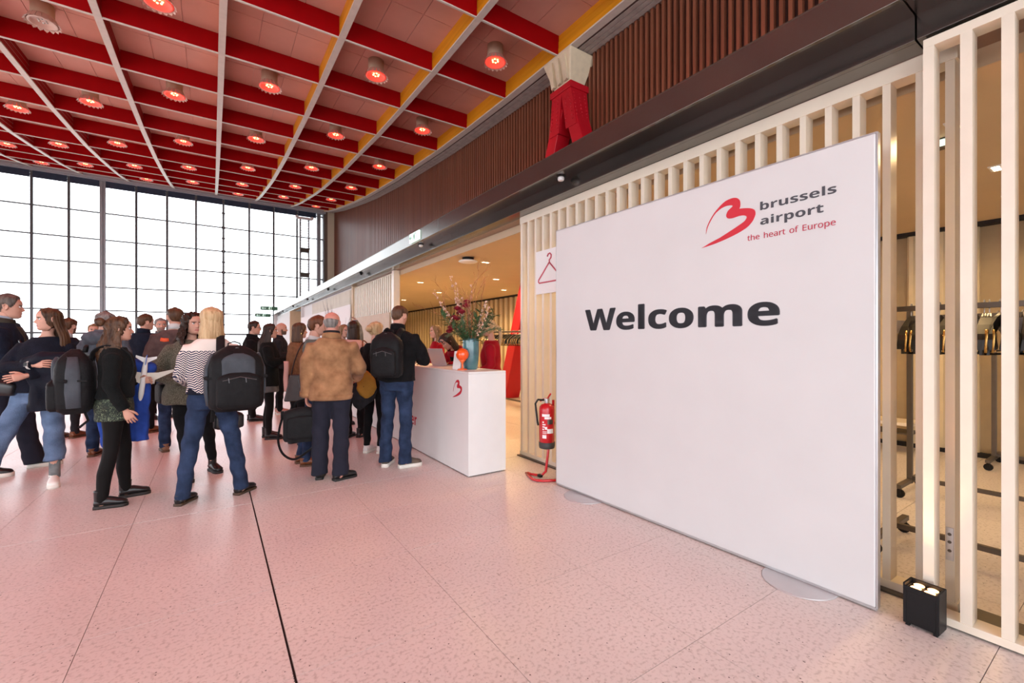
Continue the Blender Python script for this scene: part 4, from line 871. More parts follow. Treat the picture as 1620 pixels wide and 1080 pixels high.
tg = MB(); tg.box(-.035, .035, -.0012, .0012, -.16, -.07); HT = tg.mesh('number_tag', [TAGM], False)
ti = MB(); ti.tube([(-.02, -.003, -.135), (0, -.003, -.105), (.02, -.003, -.135), (-.02, -.003, -.135)], .0025, 5); ti.tube([(0, -.003, -.105), (0, -.003, -.098), (.006, -.003, -.092), (0, -.003, -.087)], .0022, 5); HI = ti.mesh('tag_icon', [HANG], False)
ORDW = order + ['seventeenth', 'eighteenth', 'nineteenth', 'twentieth'] + ['twenty ' + q for q in order[:9]] + ['thirtieth']
rn = random.Random(3)
def rack(label, x, ya, yb, hang_label, group, n, ztop=1.645, tags=0, caster=True):
    t = thing('coat_rack', label, 'rack', (x, ya, 0)); L = ya-yb
    for y in (0, -L):
        boxobj('upright', -.02, .02, y-.02, y+.02, .08, ztop+.05, [RK], t, .003)
        ft = boxobj('foot', -.33, .33, y-.02, y+.02, .085, .12, [RK], t, .003)
        for sx in (-1, 1):
            b = MB(); b.tube([(sx*.29-.012, y, .038), (sx*.29+.012, y, .038)], .038, 14); b.box(sx*.29-.02, sx*.29+.02, y-.012, y+.012, .04, .085); b.obj('caster', [BLACK], t)
    boxobj('top_bar', -.014, .014, -L+.02, -.02, ztop-.035, ztop, [RK], t, .002)
    boxobj('low_bar', -.015, .015, -L+.02, -.02, .115, .15, [RK], t, .002)
    for i in range(n):
        y = ya-.10-(L-.2)*(i+.5+rn.uniform(-.35, .35))/n
        h = thing('coat_hanger', hang_label + ', ' + ORDW[i] + ' along the bar', 'hanger', (x, y, ztop-.0), rad(rn.uniform(-14, 14)), group)
        link('hanger_body', HB, h, (0, 0, -.012)); link('hook', HH, h, (0, 0, -.012)); link('brass_strip', HS, h, (0, 0, -.012))
        if tags and i % tags == 0:
            o = link('number_tag', HT, h, (-.05, .02, -.03)); o.rotation_euler = (0, rn.uniform(-.5, .5), rad(80)); link('tag_icon', HI, o)
rack('grey steel coat rack on casters right behind the sliding slat door', 3.93, 1.085, -0.35, 'black coat hanger on the rack right behind the sliding door', 'hangers behind the sliding door', 30, tags=3)
rack('grey steel coat rack deeper in the cloakroom behind the sliding door rack', 5.42, 1.35, -1.2, 'black coat hanger on the deeper rack behind the sliding door', 'hangers on the deeper rack', 14)
rack('coat rack standing along the back wall slats at the right', 7.3, 1.09, -0.8, 'black coat hanger on the rack along the back wall', 'hangers along the back wall', 8)
rack('coat rack in front of the red column foot, behind the counter', 5.45, 9.15, 7.0, 'black coat hanger on the rack before the red column', 'hangers before the red column', 26)
t = thing('bench', 'small white bench against the back wall behind the door slats', 'bench', (7.28, 2.1, 0))
boxobj('seat', -.20, .20, -.36, .30, .36, .40, [CREAM], t, .004); boxobj('shelf', -.18, .18, -.34, .28, .25, .27, [METALD], t, .003)
for sx in (-.18, .18):
    for sy in (-.34, .28): boxobj('leg', sx-.02, sx+.02, sy-.02, sy+.02, 0, .36, [CREAM], t)
t = thing('potted_plant', 'small dark green plant in a beige pot on a stool behind the counter', 'plant', (4.35, 8.05, 0))
boxobj('stool_top', -.17, .17, -.17, .17, .80, .83, [CREAM], t)
for sx in (-.15, .15):
    for sy in (-.15, .15): boxobj('stool_leg', sx-.012, sx+.012, sy-.012, sy+.012, 0, .80, [RK], t)
b = MB(); b.lathe([(.12, .83), (.14, .90), (.15, 1.08), (.14, 1.08), (.12, 1.02)], n=20); b.obj('pot', [mat('beige pot', (.62, .47, .28), .5)], t, True)
b = MB()
for i in range(90):
    a = rn.uniform(0, 6.3); q = (rn.uniform(0, .12)*cos(a), rn.uniform(0, .12)*sin(a), 1.06+rn.uniform(0, .2)); leaf(b, q, (cos(a), sin(a), rn.uniform(0, 1.2)), (0, 0, 1), .10, .022, 0)
stuff(b.obj('leaves', [LEAF], t))
# ------------------------------------------------------------------ people
SKIN = mat('fair skin', (0.56, 0.30, 0.22), 0.5, var=0.06, vscale=12, spec=0.35)
LIPS = mat('lip skin', (0.42, 0.13, 0.12), 0.45)
EYEW = mat('eye white', (0.72, 0.68, 0.66), 0.3)
IRIS = mat('dark iris', (0.03, 0.02, 0.015), 0.2)
def hairmat(name, c1, c2, rough=0.42):
    return mat('hair ' + name, c1, rough, 0, 0, 30, 0.5, 60, 0.0, 0.22, 0, None, 0, (1, 1, 0.12), c2)
H_DARK = hairmat('dark brown', (0.020, 0.011, 0.008), (0.050, 0.026, 0.017))
H_BROWN = hairmat('mid brown', (0.050, 0.024, 0.013), (0.12, 0.06, 0.032))
H_OMBRE = hairmat('brown with lighter ends', (0.030, 0.014, 0.009), (0.13, 0.066, 0.034))
H_RED = hairmat('auburn', (0.085, 0.030, 0.014), (0.17, 0.065, 0.03))
H_BLOND = hairmat('blonde', (0.36, 0.22, 0.10), (0.66, 0.48, 0.28))
H_GREY = hairmat('grey', (0.09, 0.085, 0.08), (0.30, 0.28, 0.26))
H_GBROWN = hairmat('greying brown', (0.05, 0.04, 0.034), (0.16, 0.13, 0.11))
H_DBLOND = hairmat('dark blond', (0.14, 0.075, 0.035), (0.32, 0.20, 0.10))

WT = [(0,.026),(.05,.043),(.12,.054),(.22,.061),(.33,.067),(.45,.072),(.58,.0755),(.70,.0755),(.80,.069),(.88,.056),(.95,.037),(1,.0)]
FT = [(0,.060),(.04,.078),(.10,.083),(.16,.080),(.22,.084),(.30,.083),(.38,.084),(.48,.080),(.58,.088),(.66,.090),(.76,.083),(.86,.063),(.94,.038),(1,.0)]
BT = [(0,-.012),(.10,.012),(.2,.04),(.3,.066),(.42,.086),(.55,.098),(.68,.100),(.80,.089),(.90,.062),(.96,.037),(1,.0)]
HS_ = [0,.03,.06,.10,.135,.165,.19,.215,.24,.27,.30,.325,.35,.38,.41,.44,.47,.50,.53,.56,.59,.63,.68,.73,.78,.83,.88,.92,.955,.98,.995]
HPH = []
for i in range(17): HPH.append(rad(90)*((i/16)**1.25))
for i in range(1, 10): HPH.append(rad(90+90*i/9))
HPHI = [-p for p in HPH[:0:-1][1:]] + HPH      # from just after -180 to 180, 0 = nose
def headpt(s, phi, out=0.0, feat=True):
    w, f, bk = interp(s, WT), interp(s, FT), interp(s, BT)
    c, sn = cos(phi), sin(phi)
    x = w*(abs(sn)**0.92)*(1 if sn >= 0 else -1)
    y = f*(abs(c)**0.80) if c >= 0 else -bk*(abs(c)**0.9)
    z = -0.115+0.23*s
    if feat and c > 0:
        nose = math.exp(-(x/0.0125)**2)*interp(s, [(.27,0),(.30,.006),(.325,.017),(.36,.0245),(.41,.019),(.47,.011),(.53,.004),(.58,0)])
        wing = 0.006*math.exp(-((abs(x)-.013)/.007)**2)*math.exp(-((s-.335)/.03)**2)
        sock = 0.0075*math.exp(-((abs(x)-.031)/.016)**2)*math.exp(-((s-.505)/.045)**2)
        mouth = 0.0045*math.exp(-(x/.022)**2)*(math.exp(-((s-.225)/.016)**2)+math.exp(-((s-.182)/.016)**2)) - 0.003*math.exp(-(x/.022)**2)*math.exp(-((s-.203)/.007)**2)
        cheek = 0.003*math.exp(-((abs(x)-.045)/.018)**2)*math.exp(-((s-.38)/.07)**2)
        y += nose + wing - sock + mouth + cheek
    if out:
        n = Vector((x/max(w, .02)**2*.01, y/.09**2*.01, z/.115**2*.01)).normalized(); return Vector((x, y, z))+n*out
    return Vector((x, y, z))
def head_mb(beard=0, lips=True, brow=True):
    """materials: 0 skin 1 lips 2 brow/hair 3 eye white 4 iris 5 beard"""
    b = MB(); n = len(HPHI)
    rings = [[headpt(s, p) for p in HPHI] for s in HS_]
    o = 0
    for r in rings: b.v += [tuple(p) for p in r]
    for i in range(len(HS_)-1):
        for j in range(n):
            k = (j+1) % n; q = (rings[i][j]+rings[i+1][k])/2; s = (HS_[i]+HS_[i+1])/2; m = 0; a = abs(HPHI[j])
            if q.y > 0:
                if lips and .165 < s < .243 and abs(q.x) < (.024 if s < .215 else .021): m = 1
                if beard and s < .30 and a < rad(115) and not (.165 < s < .243 and abs(q.x) < .02) and not (s > .26 and abs(q.x) < .03 and beard < 2): m = 5
                if beard and .30 <= s < .45 and rad(72) < a < rad(100): m = 5
                if brow and .565 < s < .605 and .012 < abs(q.x) < .052: m = 2
            b.f.append([i*n+j, i*n+k, (i+1)*n+k, (i+1)*n+j]); b.m.append(m)
    b.f.append(list(range(n))[::-1]); b.m.append(0)
    t = (len(HS_)-1)*n; b.f.append([t+j for j in range(n)]); b.m.append(0)
    for sx in (-1, 1):
        b.ball((sx*.031, .0705, .001), (.0125, .0105, .0085), 10, 6, 3)
        b.ball((sx*.031, .0785, .001), (.0058, .0035, .0066), 8, 5, 4)
        b.tube([(sx*.017, .079, .0075), (sx*.031, .0835, .0105), (sx*.045, .0745, .0065)], [.0018, .0026, .0018], 5, 4)
        # ear: rim plus bowl
        k = len(b.v); b.ball((0, 0, 0), (.008, .018, .030), 10, 7, 0)
        b.tube([(.006*1, -.004+.017*cos(a), .003+.028*sin(a)) for a in [x*.5 for x in range(-3, 7)]], .0045, 6, 0)
        b.xf(Matrix.Translation((sx*.0745, -.012, -.008)) @ Matrix.Scale(sx, 4, (1, 0, 0)) @ Matrix.Rotation(rad(-24), 4, 'Z') @ Matrix.Rotation(rad(-8), 4, 'X'), k)
    return b
def hair_cap(style, thick, seed=0, curl=0.0):
    rn = random.Random(seed); b = MB(); n = len(HPHI)
    S = [.05,.10,.15,.20,.26,.32,.38,.44,.50,.56,.62,.67,.72,.76,.80,.84,.88,.92,.955,.98,.997]
    def thr(a):
        d = math.degrees(a)
        if style == 'short': return interp(d, [(0,.80),(35,.82),(55,.74),(68,.60),(80,.45),(90,.47),(96,.58),(112,.56),(122,.36),(150,.24),(180,.20)])
        if style == 'receding': return interp(d, [(0,.86),(25,.92),(45,.84),(60,.64),(80,.45),(90,.47),(96,.58),(112,.56),(122,.36),(150,.24),(180,.20)])
        if style == 'bald': return interp(d, [(0,1.2),(70,1.2),(84,.50),(95,.56),(112,.54),(124,.34),(150,.24),(180,.20)])
        return interp(d, [(0,.83),(20,.84),(40,.77),(55,.62),(66,.45),(78,.22),(100,.10),(180,.05)])
    top = {'bald': lambda a: interp(math.degrees(a), [(0,0),(80,.62),(180,.72)])}.get(style, lambda a: 2.0)
    rings = []; W = []
    for i, s in enumerate(S):
        row = []; wr = []
        for j, p in enumerate(HPHI):
            a = abs(p); r = max(0, min(1, (s-thr(a))/.07))*max(0, min(1, (top(a)-s)/.06))
            if style in ('part', 'long') and s > .8: r *= 1-.35*math.exp(-(headpt(s, p).x/.008)**2)
            o = -.004+r*(thick+.004)
            if r > 0:
                o += r*(.0022*sin(p*31+s*9+seed)+.0018*sin(p*53+s*23)) + r*curl*(sin(p*17+s*40+seed)*sin(s*55+p*9))
                if style in ('short', 'receding'): o += r*.004*max(0, (s-.7))*3
            row.append(headpt(s, p, o, False)); wr.append(r)
        rings.append(row); W.append(wr)
    for r in rings: b.v += [tuple(p) for p in r]
    for i in range(len(S)-1):
        for j in range(n):
            k = (j+1) % n
            if max(W[i][j], W[i][k], W[i+1][j], W[i+1][k]) > 0: b.f.append([i*n+j, i*n+k, (i+1)*n+k, (i+1)*n+j]); b.m.append(0)
    if style != 'bald': b.f.append([(len(S)-1)*n+j for j in range(n)]); b.m.append(0)
    return b
def hair_fall(length, front=66, seed=0, curl=0.0, spread=1.0, thick=.020, backoff=.055, frontoff=.02):
    """a thick curtain of hair hanging from the temples round the back; closed solid"""
    rn = random.Random(seed); b = MB(); N = 44; T = 16
    a0 = rad(front); outer = []; inner = []
    for t in range(T+1):
        u = t/T; z = .035-(length+.035)*u; ro = []; ri = []
        drop = sstep(.02, .26, .035-z)
        for j in range(N+1):
            p = a0+(2*PI-2*a0)*j/N; c, sn = cos(p), sin(p)
            w = lerp(.088, .094*spread, drop) ; bk = lerp(.108, .105, drop)
            edge = min(j, N-j)/N
            tip = (1-.10*math.exp(-((u-1)/.12)**2))
            g = .0035*sin(p*26+seed)+.0025*sin(p*47+u*5)+curl*(sin(p*13+u*26+seed)*.7+sin(p*29-u*37)*.5)
            x = (w*tip+g)*sn; y = (bk*tip+g)*c - backoff*drop*(1 if c < 0 else .35) + (frontoff*drop if c > 0 else 0)
            zz = z + .02*rn.uniform(-1, 1)*(u > .95)
            ro.append((x, y, zz)); k = 1-thick/.1*min(1, 4*edge+.15)*(1-.5*u)
            ri.append((x*k, (y+backoff*drop*(1 if c < 0 else .35))*k - backoff*drop*(1 if c < 0 else .35), zz))
        outer.append(ro); inner.append(ri)
    b.loft([o+i[::-1] for o, i in zip(outer, inner)])
    return b

TM = [(.84,.150,.112,-.005),(.92,.172,.122,-.012),(1.02,.162,.112,-.002),(1.12,.156,.106,.004),(1.25,.172,.118,.006),(1.34,.178,.116,.000),(1.41,.160,.098,-.010),(1.455,.112,.080,-.014),(1.495,.066,.062,-.008)]
TF = [(.84,.156,.118,-.008),(.92,.176,.126,-.014),(1.02,.152,.106,-.002),(1.12,.132,.094,.004),(1.25,.148,.114,.014),(1.33,.150,.104,.006),(1.40,.138,.088,-.008),(1.445,.098,.072,-.012),(1.485,.056,.055,-.006)]
def tabv(tab, z, k):
    return interp(z, [(r[0], r[k]) for r in tab])
def ering(w, d, y, z, n=24, p=.86):
    out = []
    for j in range(n):
        a = 2*PI*j/n; c, s = cos(a), sin(a)
        out.append((w*abs(c)**p*(1 if c >= 0 else -1), y+d*abs(s)**p*(1 if s >= 0 else -1), z))
    return out
def hand_mb(side, curl=0.45, spread=0.08):
    """+x fingers, +y thumb side, +z back of the hand; wrist at the origin"""
    b = MB()
    b.loft([[(x, y0+(w*cos(2*PI*j/10)), z0+t*sin(2*PI*j/10)) for j in range(10)] for x, w, t, y0, z0 in ((-.03,.024,.019,0,0),(.0,.025,.017,0,0),(.03,.034,.016,.0,0),(.06,.040,.0145,0,0),(.085,.039,.012,0,0),(.093,.034,.009,0,0))], 0)
    for i, (y, L, r) in enumerate(((.029,.070,.0085),(.010,.079,.009),(-.010,.073,.0085),(-.028,.058,.0075))):
        p = Vector((.082, y, .001)); ang_ = 0; pts = [p-Vector((.02, 0, 0)), p.copy()]
        sp_ = (1.5-i)*spread
        for q, (fr, cu_) in enumerate(((.45,.75),(.32,1.0),(.26,.7))):
            ang_ += curl*cu_
            d = Vector((cos(ang_)*cos(sp_), sin(sp_)*cos(ang_), -sin(ang_))); p = p+d*L*fr; pts.append(p.copy())
        b.tube(pts, [r, r, r*.98, r*.9, r*.72], 8, 0, True)
    pts = [Vector((.012, .016, -.002)), Vector((.035, .040, -.010)), Vector((.062, .056, -.018)), Vector((.084, .060, -.026+(-.012*curl)))]
    b.tube(pts, [.013, .0125, .0105, .008], 8, 0, True)
    return b

JOBS = []
def remesh_job(mb, voxel, name, mats, parent, amp=0.0, seed=0, extra=None, smooth=4, freq=16):
    me = mb.mesh(name, mats[:1], True); bm = bmesh.new(); bm.from_mesh(me); bmesh.ops.recalc_face_normals(bm, faces=bm.faces); bm.to_mesh(me); bm.free()
    o = bpy.data.objects.new(name, me); COL.objects.link(o)
    r = o.modifiers.new('remesh', 'REMESH'); r.mode = 'VOXEL'; r.voxel_size = voxel; r.use_smooth_shade = True
    s = o.modifiers.new('smooth', 'SMOOTH'); s.factor = .5; s.iterations = smooth
    JOBS.append((o, name, mats, parent, amp, seed, extra, freq))
def flush_jobs():
    dg = bpy.context.evaluated_depsgraph_get(); dg.update()
    done = []
    for (o, name, mats, parent, amp, seed, extra, freq) in JOBS:
        me = bpy.data.meshes.new_from_object(o.evaluated_get(dg)); done.append(me)
    for (o, name, mats, parent, amp, seed, extra, freq), me in zip(JOBS, done):
        old = o.data; bpy.data.objects.remove(o); bpy.data.meshes.remove(old)
        n = len(me.vertices)
        if amp and n:
            co = np.empty(n*3, 'f'); no = np.empty(n*3, 'f'); me.vertices.foreach_get('co', co); me.vertices.foreach_get('normal', no)
            c = co.reshape(-1, 3); q = no.reshape(-1, 3); x, y, z = c.T; s = seed*1.7
            w = np.sin(z*freq*1.6+3*np.sin(x*9+s)+2.2*np.sin(y*11+s*2))*.55+np.sin(z*freq*2.9+x*freq*1.3+2*np.sin(y*13-s))*.35+np.sin(x*freq*2.2-y*freq*1.7+z*5+s)*.4
            c += q*(1.5*amp*w)[:, None]; me.vertices.foreach_set('co', c.ravel())
        me.materials.clear()
        for m in mats: me.materials.append(m)
        if extra is not None:
            bm = bmesh.new(); bm.from_mesh(me)
            for f in bm.faces: f.material_index = 0; f.smooth = True
            base = [bm.verts.new(v) for v in extra.v]
            for f, mi in zip(extra.f, extra.m):
                try:
                    nf = bm.faces.new([base[i] for i in f]); nf.material_index = mi; nf.smooth = True
                except ValueError: pass
            bmesh.ops.recalc_face_normals(bm, faces=[f for f in bm.faces]); bm.to_mesh(me); bm.free()
        else:
            me.polygons.foreach_set('use_smooth', [True]*len(me.polygons))
        me.name = name; me.update(); link(name, me, parent)
    JOBS.clear()

ARM = dict(
    down=((.255, -.030, 1.135), (.270, .060, .895)),
    fwd=((.245, -.020, 1.135), (.150, .230, 1.130)),
    fwdlow=((.250, -.020, 1.135), (.190, .215, 1.020)),
    chest=((.250, .010, 1.150), (.060, .225, 1.210)),
    cross=((.245, .060, 1.145), (-.050, .225, 1.140)),
    hip=((.350, -.080, 1.170), (.190, .060, 1.040)),
    up=((.300, .180, 1.36), (.260, .300, 1.62)),
    phone=((.250, .040, 1.140), (.120, .260, 1.200)),
    bag=((.245, -.05, 1.130), (.265, .0, .870)),
    counter=((.235, .180, 1.14), (.13, .40, 1.13)))
class Person:
    pass
def shoe_mb(kind):
    b = MB(); k = 1.0
    prof = [(-.075,.030,.060),(-.068,.037,.074),(-.04,.041,.082),(0,.042,.090),(.04,.044,.088),(.08,.047,.074),(.115,.049,.060),(.145,.046,.053),(.165,.036,.044),(.176,.020,.028)]
    def ring(y, w, h, z0):
        return [(w*cos(a)*(1.0 if sin(a) < 0.2 else .86), y, z0+max(0, h*(sin(a)*.5+.5))) for a in [2*PI*j/14 for j in range(14)]]
    z0 = {'shoe': .018, 'sneaker': .026, 'boot': .028, 'heel': .016}[kind]
    b.loft([ring(y, w, h-.004, z0) for y, w, h in prof], 0)
    hgt = {'shoe': .10, 'sneaker': .108, 'boot': .175, 'heel': .150}[kind]
    b.loft([[(r*cos(2*PI*j/12), -.028+r*1.22*sin(2*PI*j/12), z) for j in range(12)] for z, r in ((.04, .040), (.07, .041), (hgt-.01, .043), (hgt, .046), (hgt, .036), (hgt-.02, .034))], 0)
    out = [( -.080,.022),(-.072,.036),(-.04,.042),(0,.041),(.04,.042),(.08,.048),(.115,.052),(.145,.049),(.168,.038),(.182,.016)]
    pts = [(w, y) for y, w in out] + [(-w, y) for y, w in out[::-1]]
    b.loft([[(x, y, z) for x, y in pts] for z in (0.0, z0+.012 if kind == 'sneaker' else z0)], 1)
    if kind in ('shoe', 'boot'): b.box(-.036, .036, -.078, -.01, 0, .024, 1)
    if kind == 'heel': b.lathe([(.016, 0), (.018, .03), (.026, .055)], (0, -.05, 0), 10, 1)
    # laces
    for i in range(4):
        y = .035+.022*i; h = interp(y, [(p[0], p[2]) for p in prof])+z0-.012
        b.tube([(-.020, y, h-.006), (0, y+.004, h+.004), (.020, y, h-.006)], .0032, 5, 2)
    return b
SHOES = {k: shoe_mb(k) for k in ('shoe', 'sneaker', 'boot', 'heel')}
BLKL = mat('black shoe leather', (0.012, 0.012, 0.013), 0.3, var=0.1)
BRNL = mat('brown shoe leather', (0.16, 0.055, 0.02), 0.4, var=0.2)
SUEDE = mat('tan suede shoe', (0.23, 0.115, 0.065), 0.85, var=0.15)
WSHOE = mat('off white sneaker', (0.84, 0.82, 0.76), 0.6, var=0.05)
SOLEB = mat('black sole', (0.015, 0.014, 0.013), 0.6); SOLEW = mat('white sole', (0.76, 0.73, 0.66), 0.6); SOLEBR = mat('brown sole', (0.10, 0.05, 0.025), 0.6)
def person(label, x, y, heading, H, fem=False, build=1.0, vox=.013, larm='down', rarm='down', stance=.095, feet=None, footyaw=(8, -8),
           lean=0.0, side=0.0, hyaw=0.0, hpitch=0.0, beard=0, hair=None, top=None, legs=None, shoes=None, skin=None, curl=(.45, .45), skirt=None, belowdesk=False, seed=1, neck=None, hroll=0.0):
    k = H/1.75; tab = TF if fem else TM
    P = Person(); root = thing('person', label, 'person', (x, y, 0), rad(heading-90)); P.root = root; P.k = k
    sk = skin or SKIN
    hipz = .95
    def W(p):
        p = Vector(p); px_, py_, pz = p; px_ *= build if pz < 1.5 else 1
        t = sstep(.86, 1.10, pz)
        a = rad(lean)*t
        q = Vector((px_+side*t*max(0, pz-hipz), py_, pz))
        r = Matrix.Rotation(-a, 3, 'X') @ Vector((q.x, q.y, q.z-hipz))
        return Vector((r.x, r.y, r.z+hipz))*k
    P.W = W
    sw = (.168 if fem else .188)*build
    SHZ = 1.385 if fem else 1.40
    shl = {s: W((s*sw/build, -.008, SHZ)) for s in (-1, 1)}
    arms = {}
    for s, a in ((-1, larm), (1, rarm)):
        e, w = ARM[a] if isinstance(a, str) else a
        f = .94 if fem else 1.0
        arms[s] = (shl[s], Vector((s*e[0]*f*(build if build > 1 else 1), e[1], e[2]))*k, Vector((s*w[0]*f, w[1], w[2]))*k)
    P.arms = arms
    if feet is None: feet = ((-stance, -.02), (stance, .03))
    legs_ = {}
    for s, (fx, fy) in zip((-1, 1), feet):
        hp = Vector((s*.088*build, -.005, .90))*k; an = Vector((fx, fy-.02, .085))*k
        kn = (hp+an)/2 + Vector((s*.006, .022, .02))*k
        legs_[s] = (hp, kn, an)
    P.legs = legs_
    vx = vox*k
    # --- body: one continuous skin with the head and hands joined on
    b = MB()
    b.loft([[W(p) for p in ering(r[1]*(.93 if r[0] < 1.3 else .86), r[2]*(.93 if r[0] < 1.3 else .88), r[3], r[0] if r[0] < 1.3 else r[0]-.008)] for r in tab])
    nb = W((0, -.012, 1.44)); hc = W((0, .028, 1.635))
    HR = Matrix.Rotation(rad(-lean*.35), 3, 'X') @ Matrix.Rotation(-rad(hyaw), 3, 'Z') @ Matrix.Rotation(-rad(hpitch), 3, 'X') @ Matrix.Rotation(rad(hroll), 3, 'Y')
    HM = Matrix.Translation(hc) @ HR.to_4x4() @ Matrix.Scale(k*(1.0 if not fem else .97), 4)
    P.HM = HM
    nr = .052 if not fem else .043
    b.tube([nb, W((0, -.004, 1.52)), HM @ Vector((0, -.022, -.05))], [nr*1.25*k, nr*k*1.02, nr*k], 14)
    for s in (-1, 1):
        S_, E_, Wr = arms[s]
        Sb = S_ + Vector((-s*.012, 0, -.040))*k
        b.tube([Sb, (Sb+E_)/2, E_, (E_*.6+Wr*.4), Wr], [x_*k for x_ in ((.038, .036, .034, .034, .024) if not fem else (.033, .032, .029, .029, .021))], 12, 0, True)
        hp, kn, an = legs_[s]
        b.tube([hp, (hp+kn)/2, kn, kn*.6+an*.4, an, an-Vector((0, 0, .04))*k], [x_*k for x_ in ((.070, .062, .042, .042, .030, .030) if legs else (.082, .074, .052, .052, .034, .034))], 12, 0, True)
    ex = head_mb(beard)
    ex.xf(HM)
    P.hands = {}
    for s in (-1, 1):
        S_, E_, Wr = arms[s]; d = (Wr-E_).normalized()
        hint = Vector((0, 1, 0)) if d.z < -.7 else Vector((-s*.35, 0, 1)) if abs(d.z) < .7 else Vector((0, -1, 0))
        yv = (hint-d*hint.dot(d)).normalized(); zv = d.cross(yv)*s
        M4 = Matrix((( d.x, yv.x, zv.x, Wr.x), (d.y, yv.y, zv.y, Wr.y), (d.z, yv.z, zv.z, Wr.z), (0, 0, 0, 1))) @ Matrix.Scale(k*(1 if not fem else .92), 4)
        hm = hand_mb(s, curl[0 if s < 0 else 1]); hm.xf(M4); ex.join(hm); P.hands[s] = M4
    hmat_ = hair['mat'] if hair else H_DARK
    remesh_job(b, vx, 'body', [sk, LIPS, hmat_, EYEW, IRIS, mat('beard', (0.12, .075, .05), .8, var=.3, vscale=80) if beard != 3 else mat('grey beard', (0.22, .17, .14), .8, var=.3, vscale=80)], root, 0, seed, ex, 4)
    # --- hair
    if hair:
        hb = hair_cap(hair.get('cap', 'short'), hair.get('thick', .014), seed, hair.get('curl', 0))
        if 'fall' in hair: hb.join(hair_fall(hair['fall'], hair.get('front', 66), seed, hair.get('curl', 0), hair.get('spread', 1.0), backoff=hair.get('back', .055), frontoff=hair.get('frontoff', .02)))
        if 'bun' in hair:
            c, r = hair['bun']; q = MB()
            q.loft([[(c[0]+r*(1+.10*sin(5*j*2*PI/18+i*1.3))*sin(t)*cos(2*PI*j/18), c[1]+r*(1+.10*sin(5*j*2*PI/18+i*1.3))*sin(t)*sin(2*PI*j/18), c[2]-r*cos(t)) for j in range(18)] for i, t in enumerate([.1+(PI-.2)*i/10 for i in range(11)])]); hb.join(q)
        if 'tail' in hair:
            for q in hair['tail']: hb.tube([Vector(p) for p, r in q], [r for p, r in q], 10, 0, True)
        hb.xf(HM); hb.obj('hair', [hmat_], root, True)
    # --- trousers, tights or skirt
    if legs:
        m, rr, hem, amp = legs['mat'], legs['r'], legs.get('hem', .05), legs.get('amp', .004)
        b = MB()
        zt = legs.get('top', 1.03)
        b.loft([[W(p) for p in ering((tabv(tab, z, 1)+legs.get('off', .008)), tabv(tab, z, 2)+legs.get('off', .008), tabv(tab, z, 3), z)] for z in (.83, .87, .92, .97, zt)])
        for s in (-1, 1):
            hp, kn, an = legs_[s]; he = Vector((an.x, an.y, hem*k)) if hem < .12 else an+(kn-an)*((hem-.085)/.41)
            mid = kn*.5+an*.5+Vector((0, -.012, 0))*k
            b.tube([hp+Vector((0, 0, .03))*k, hp*.75+kn*.25, hp*.4+kn*.6, kn, mid, he+(mid-he)*.25, he], [q*k for q in rr], 16)
        remesh_job(b, vx, legs.get('name', 'trousers'), [m], root, amp, seed, None, 3, 18)
    if skirt:
        b = MB(); z0, z1, fl = skirt['z']
        b.loft([[W(p) for p in ering((tabv(tab, max(z, .84), 1)+.014+(fl*(1-(z-z0)/(z1-z0)))), tabv(tab, max(z, .84), 2)+.014+fl*(1-(z-z0)/(z1-z0)), tabv(tab, max(z, .84), 3), z, 28)] for z in [z0+(z1-z0)*i/6 for i in range(7)]])
        remesh_job(b, vx*.9, 'skirt', [skirt['mat']], root, .003, seed, None, 2, 12)
    # --- top garment
    if top:
        off = top.get('off', .014); z0 = top.get('hem', .93); fl = top.get('flare', .01); zt = 1.475 if not fem else 1.462
        b = MB(); zs = [z0+(1.40-z0)*i/8 for i in range(9)] + [1.435, zt]
        def rg(z):
            zz = max(z, .84); t = max(0, (1.15-z)/max(.01, 1.15-z0)); wv = tabv(tab, zz, 1); dv = tabv(tab, zz, 2)
            if top.get('boxy'): wv = max(wv, lerp(wv, .168, top['boxy'])) if z < 1.30 else wv; dv = max(dv, lerp(dv, .118, top['boxy'])) if z < 1.30 else dv
            return ering(wv+off+fl*t, dv+off*.9+fl*t, tabv(tab, zz, 3), z, 28)
        b.loft([[W(p) for p in rg(z)] for z in zs])
        sr = top.get('sleeve', .0)
        for s in (-1, 1):
            S_, E_, Wr = arms[s]; L = top.get('len', .96)
            we = E_+(Wr-E_)*L
            base = (.053, .051, .046, .043, .036) if not fem else (.047, .044, .040, .037, .031)
            dn = Vector((0, 0, -(sr+off*.35)*.9-.012))*k; S_ = S_+dn
            inn = W((s*sw*.45/build, -.01, SHZ-.005)) + dn
            b.tube([inn, S_, (S_+E_)/2, E_+(S_-E_)*.08, E_+(we-E_)*.08, E_*.5+we*.5, we], [(q+sr+off*.35)*k for q in (base[0]*1.05, base[0]*1.08, base[1], base[2], base[2], base[3], base[4])], 14)
        remesh_job(b, vx, top.get('name', 'jacket'), top['mats'] if 'mats' in top else [top['mat']], root, top.get('amp', .004), seed, None, 3, top.get('freq', 14))
        if top.get('collar'):
            cm, hgt, r = top['collar']; rr = []
            for i, (z, e) in enumerate(((-.02, 0.010), (hgt*.6, .004), (hgt, 0.0), (hgt, -.008), (hgt*.4, -.008), (-.02, -.006))):
                rr.append([W((0, -.014+.004, 1.475 if not fem else 1.462)) + Vector(((r+e)*1.05*cos(2*PI*j/24), (r+e)*sin(2*PI*j/24), z-.014*sin(2*PI*j/24)))*k for j in range(24)])
            b = MB(); b.loft(rr); b.obj('collar', [cm], root, True)
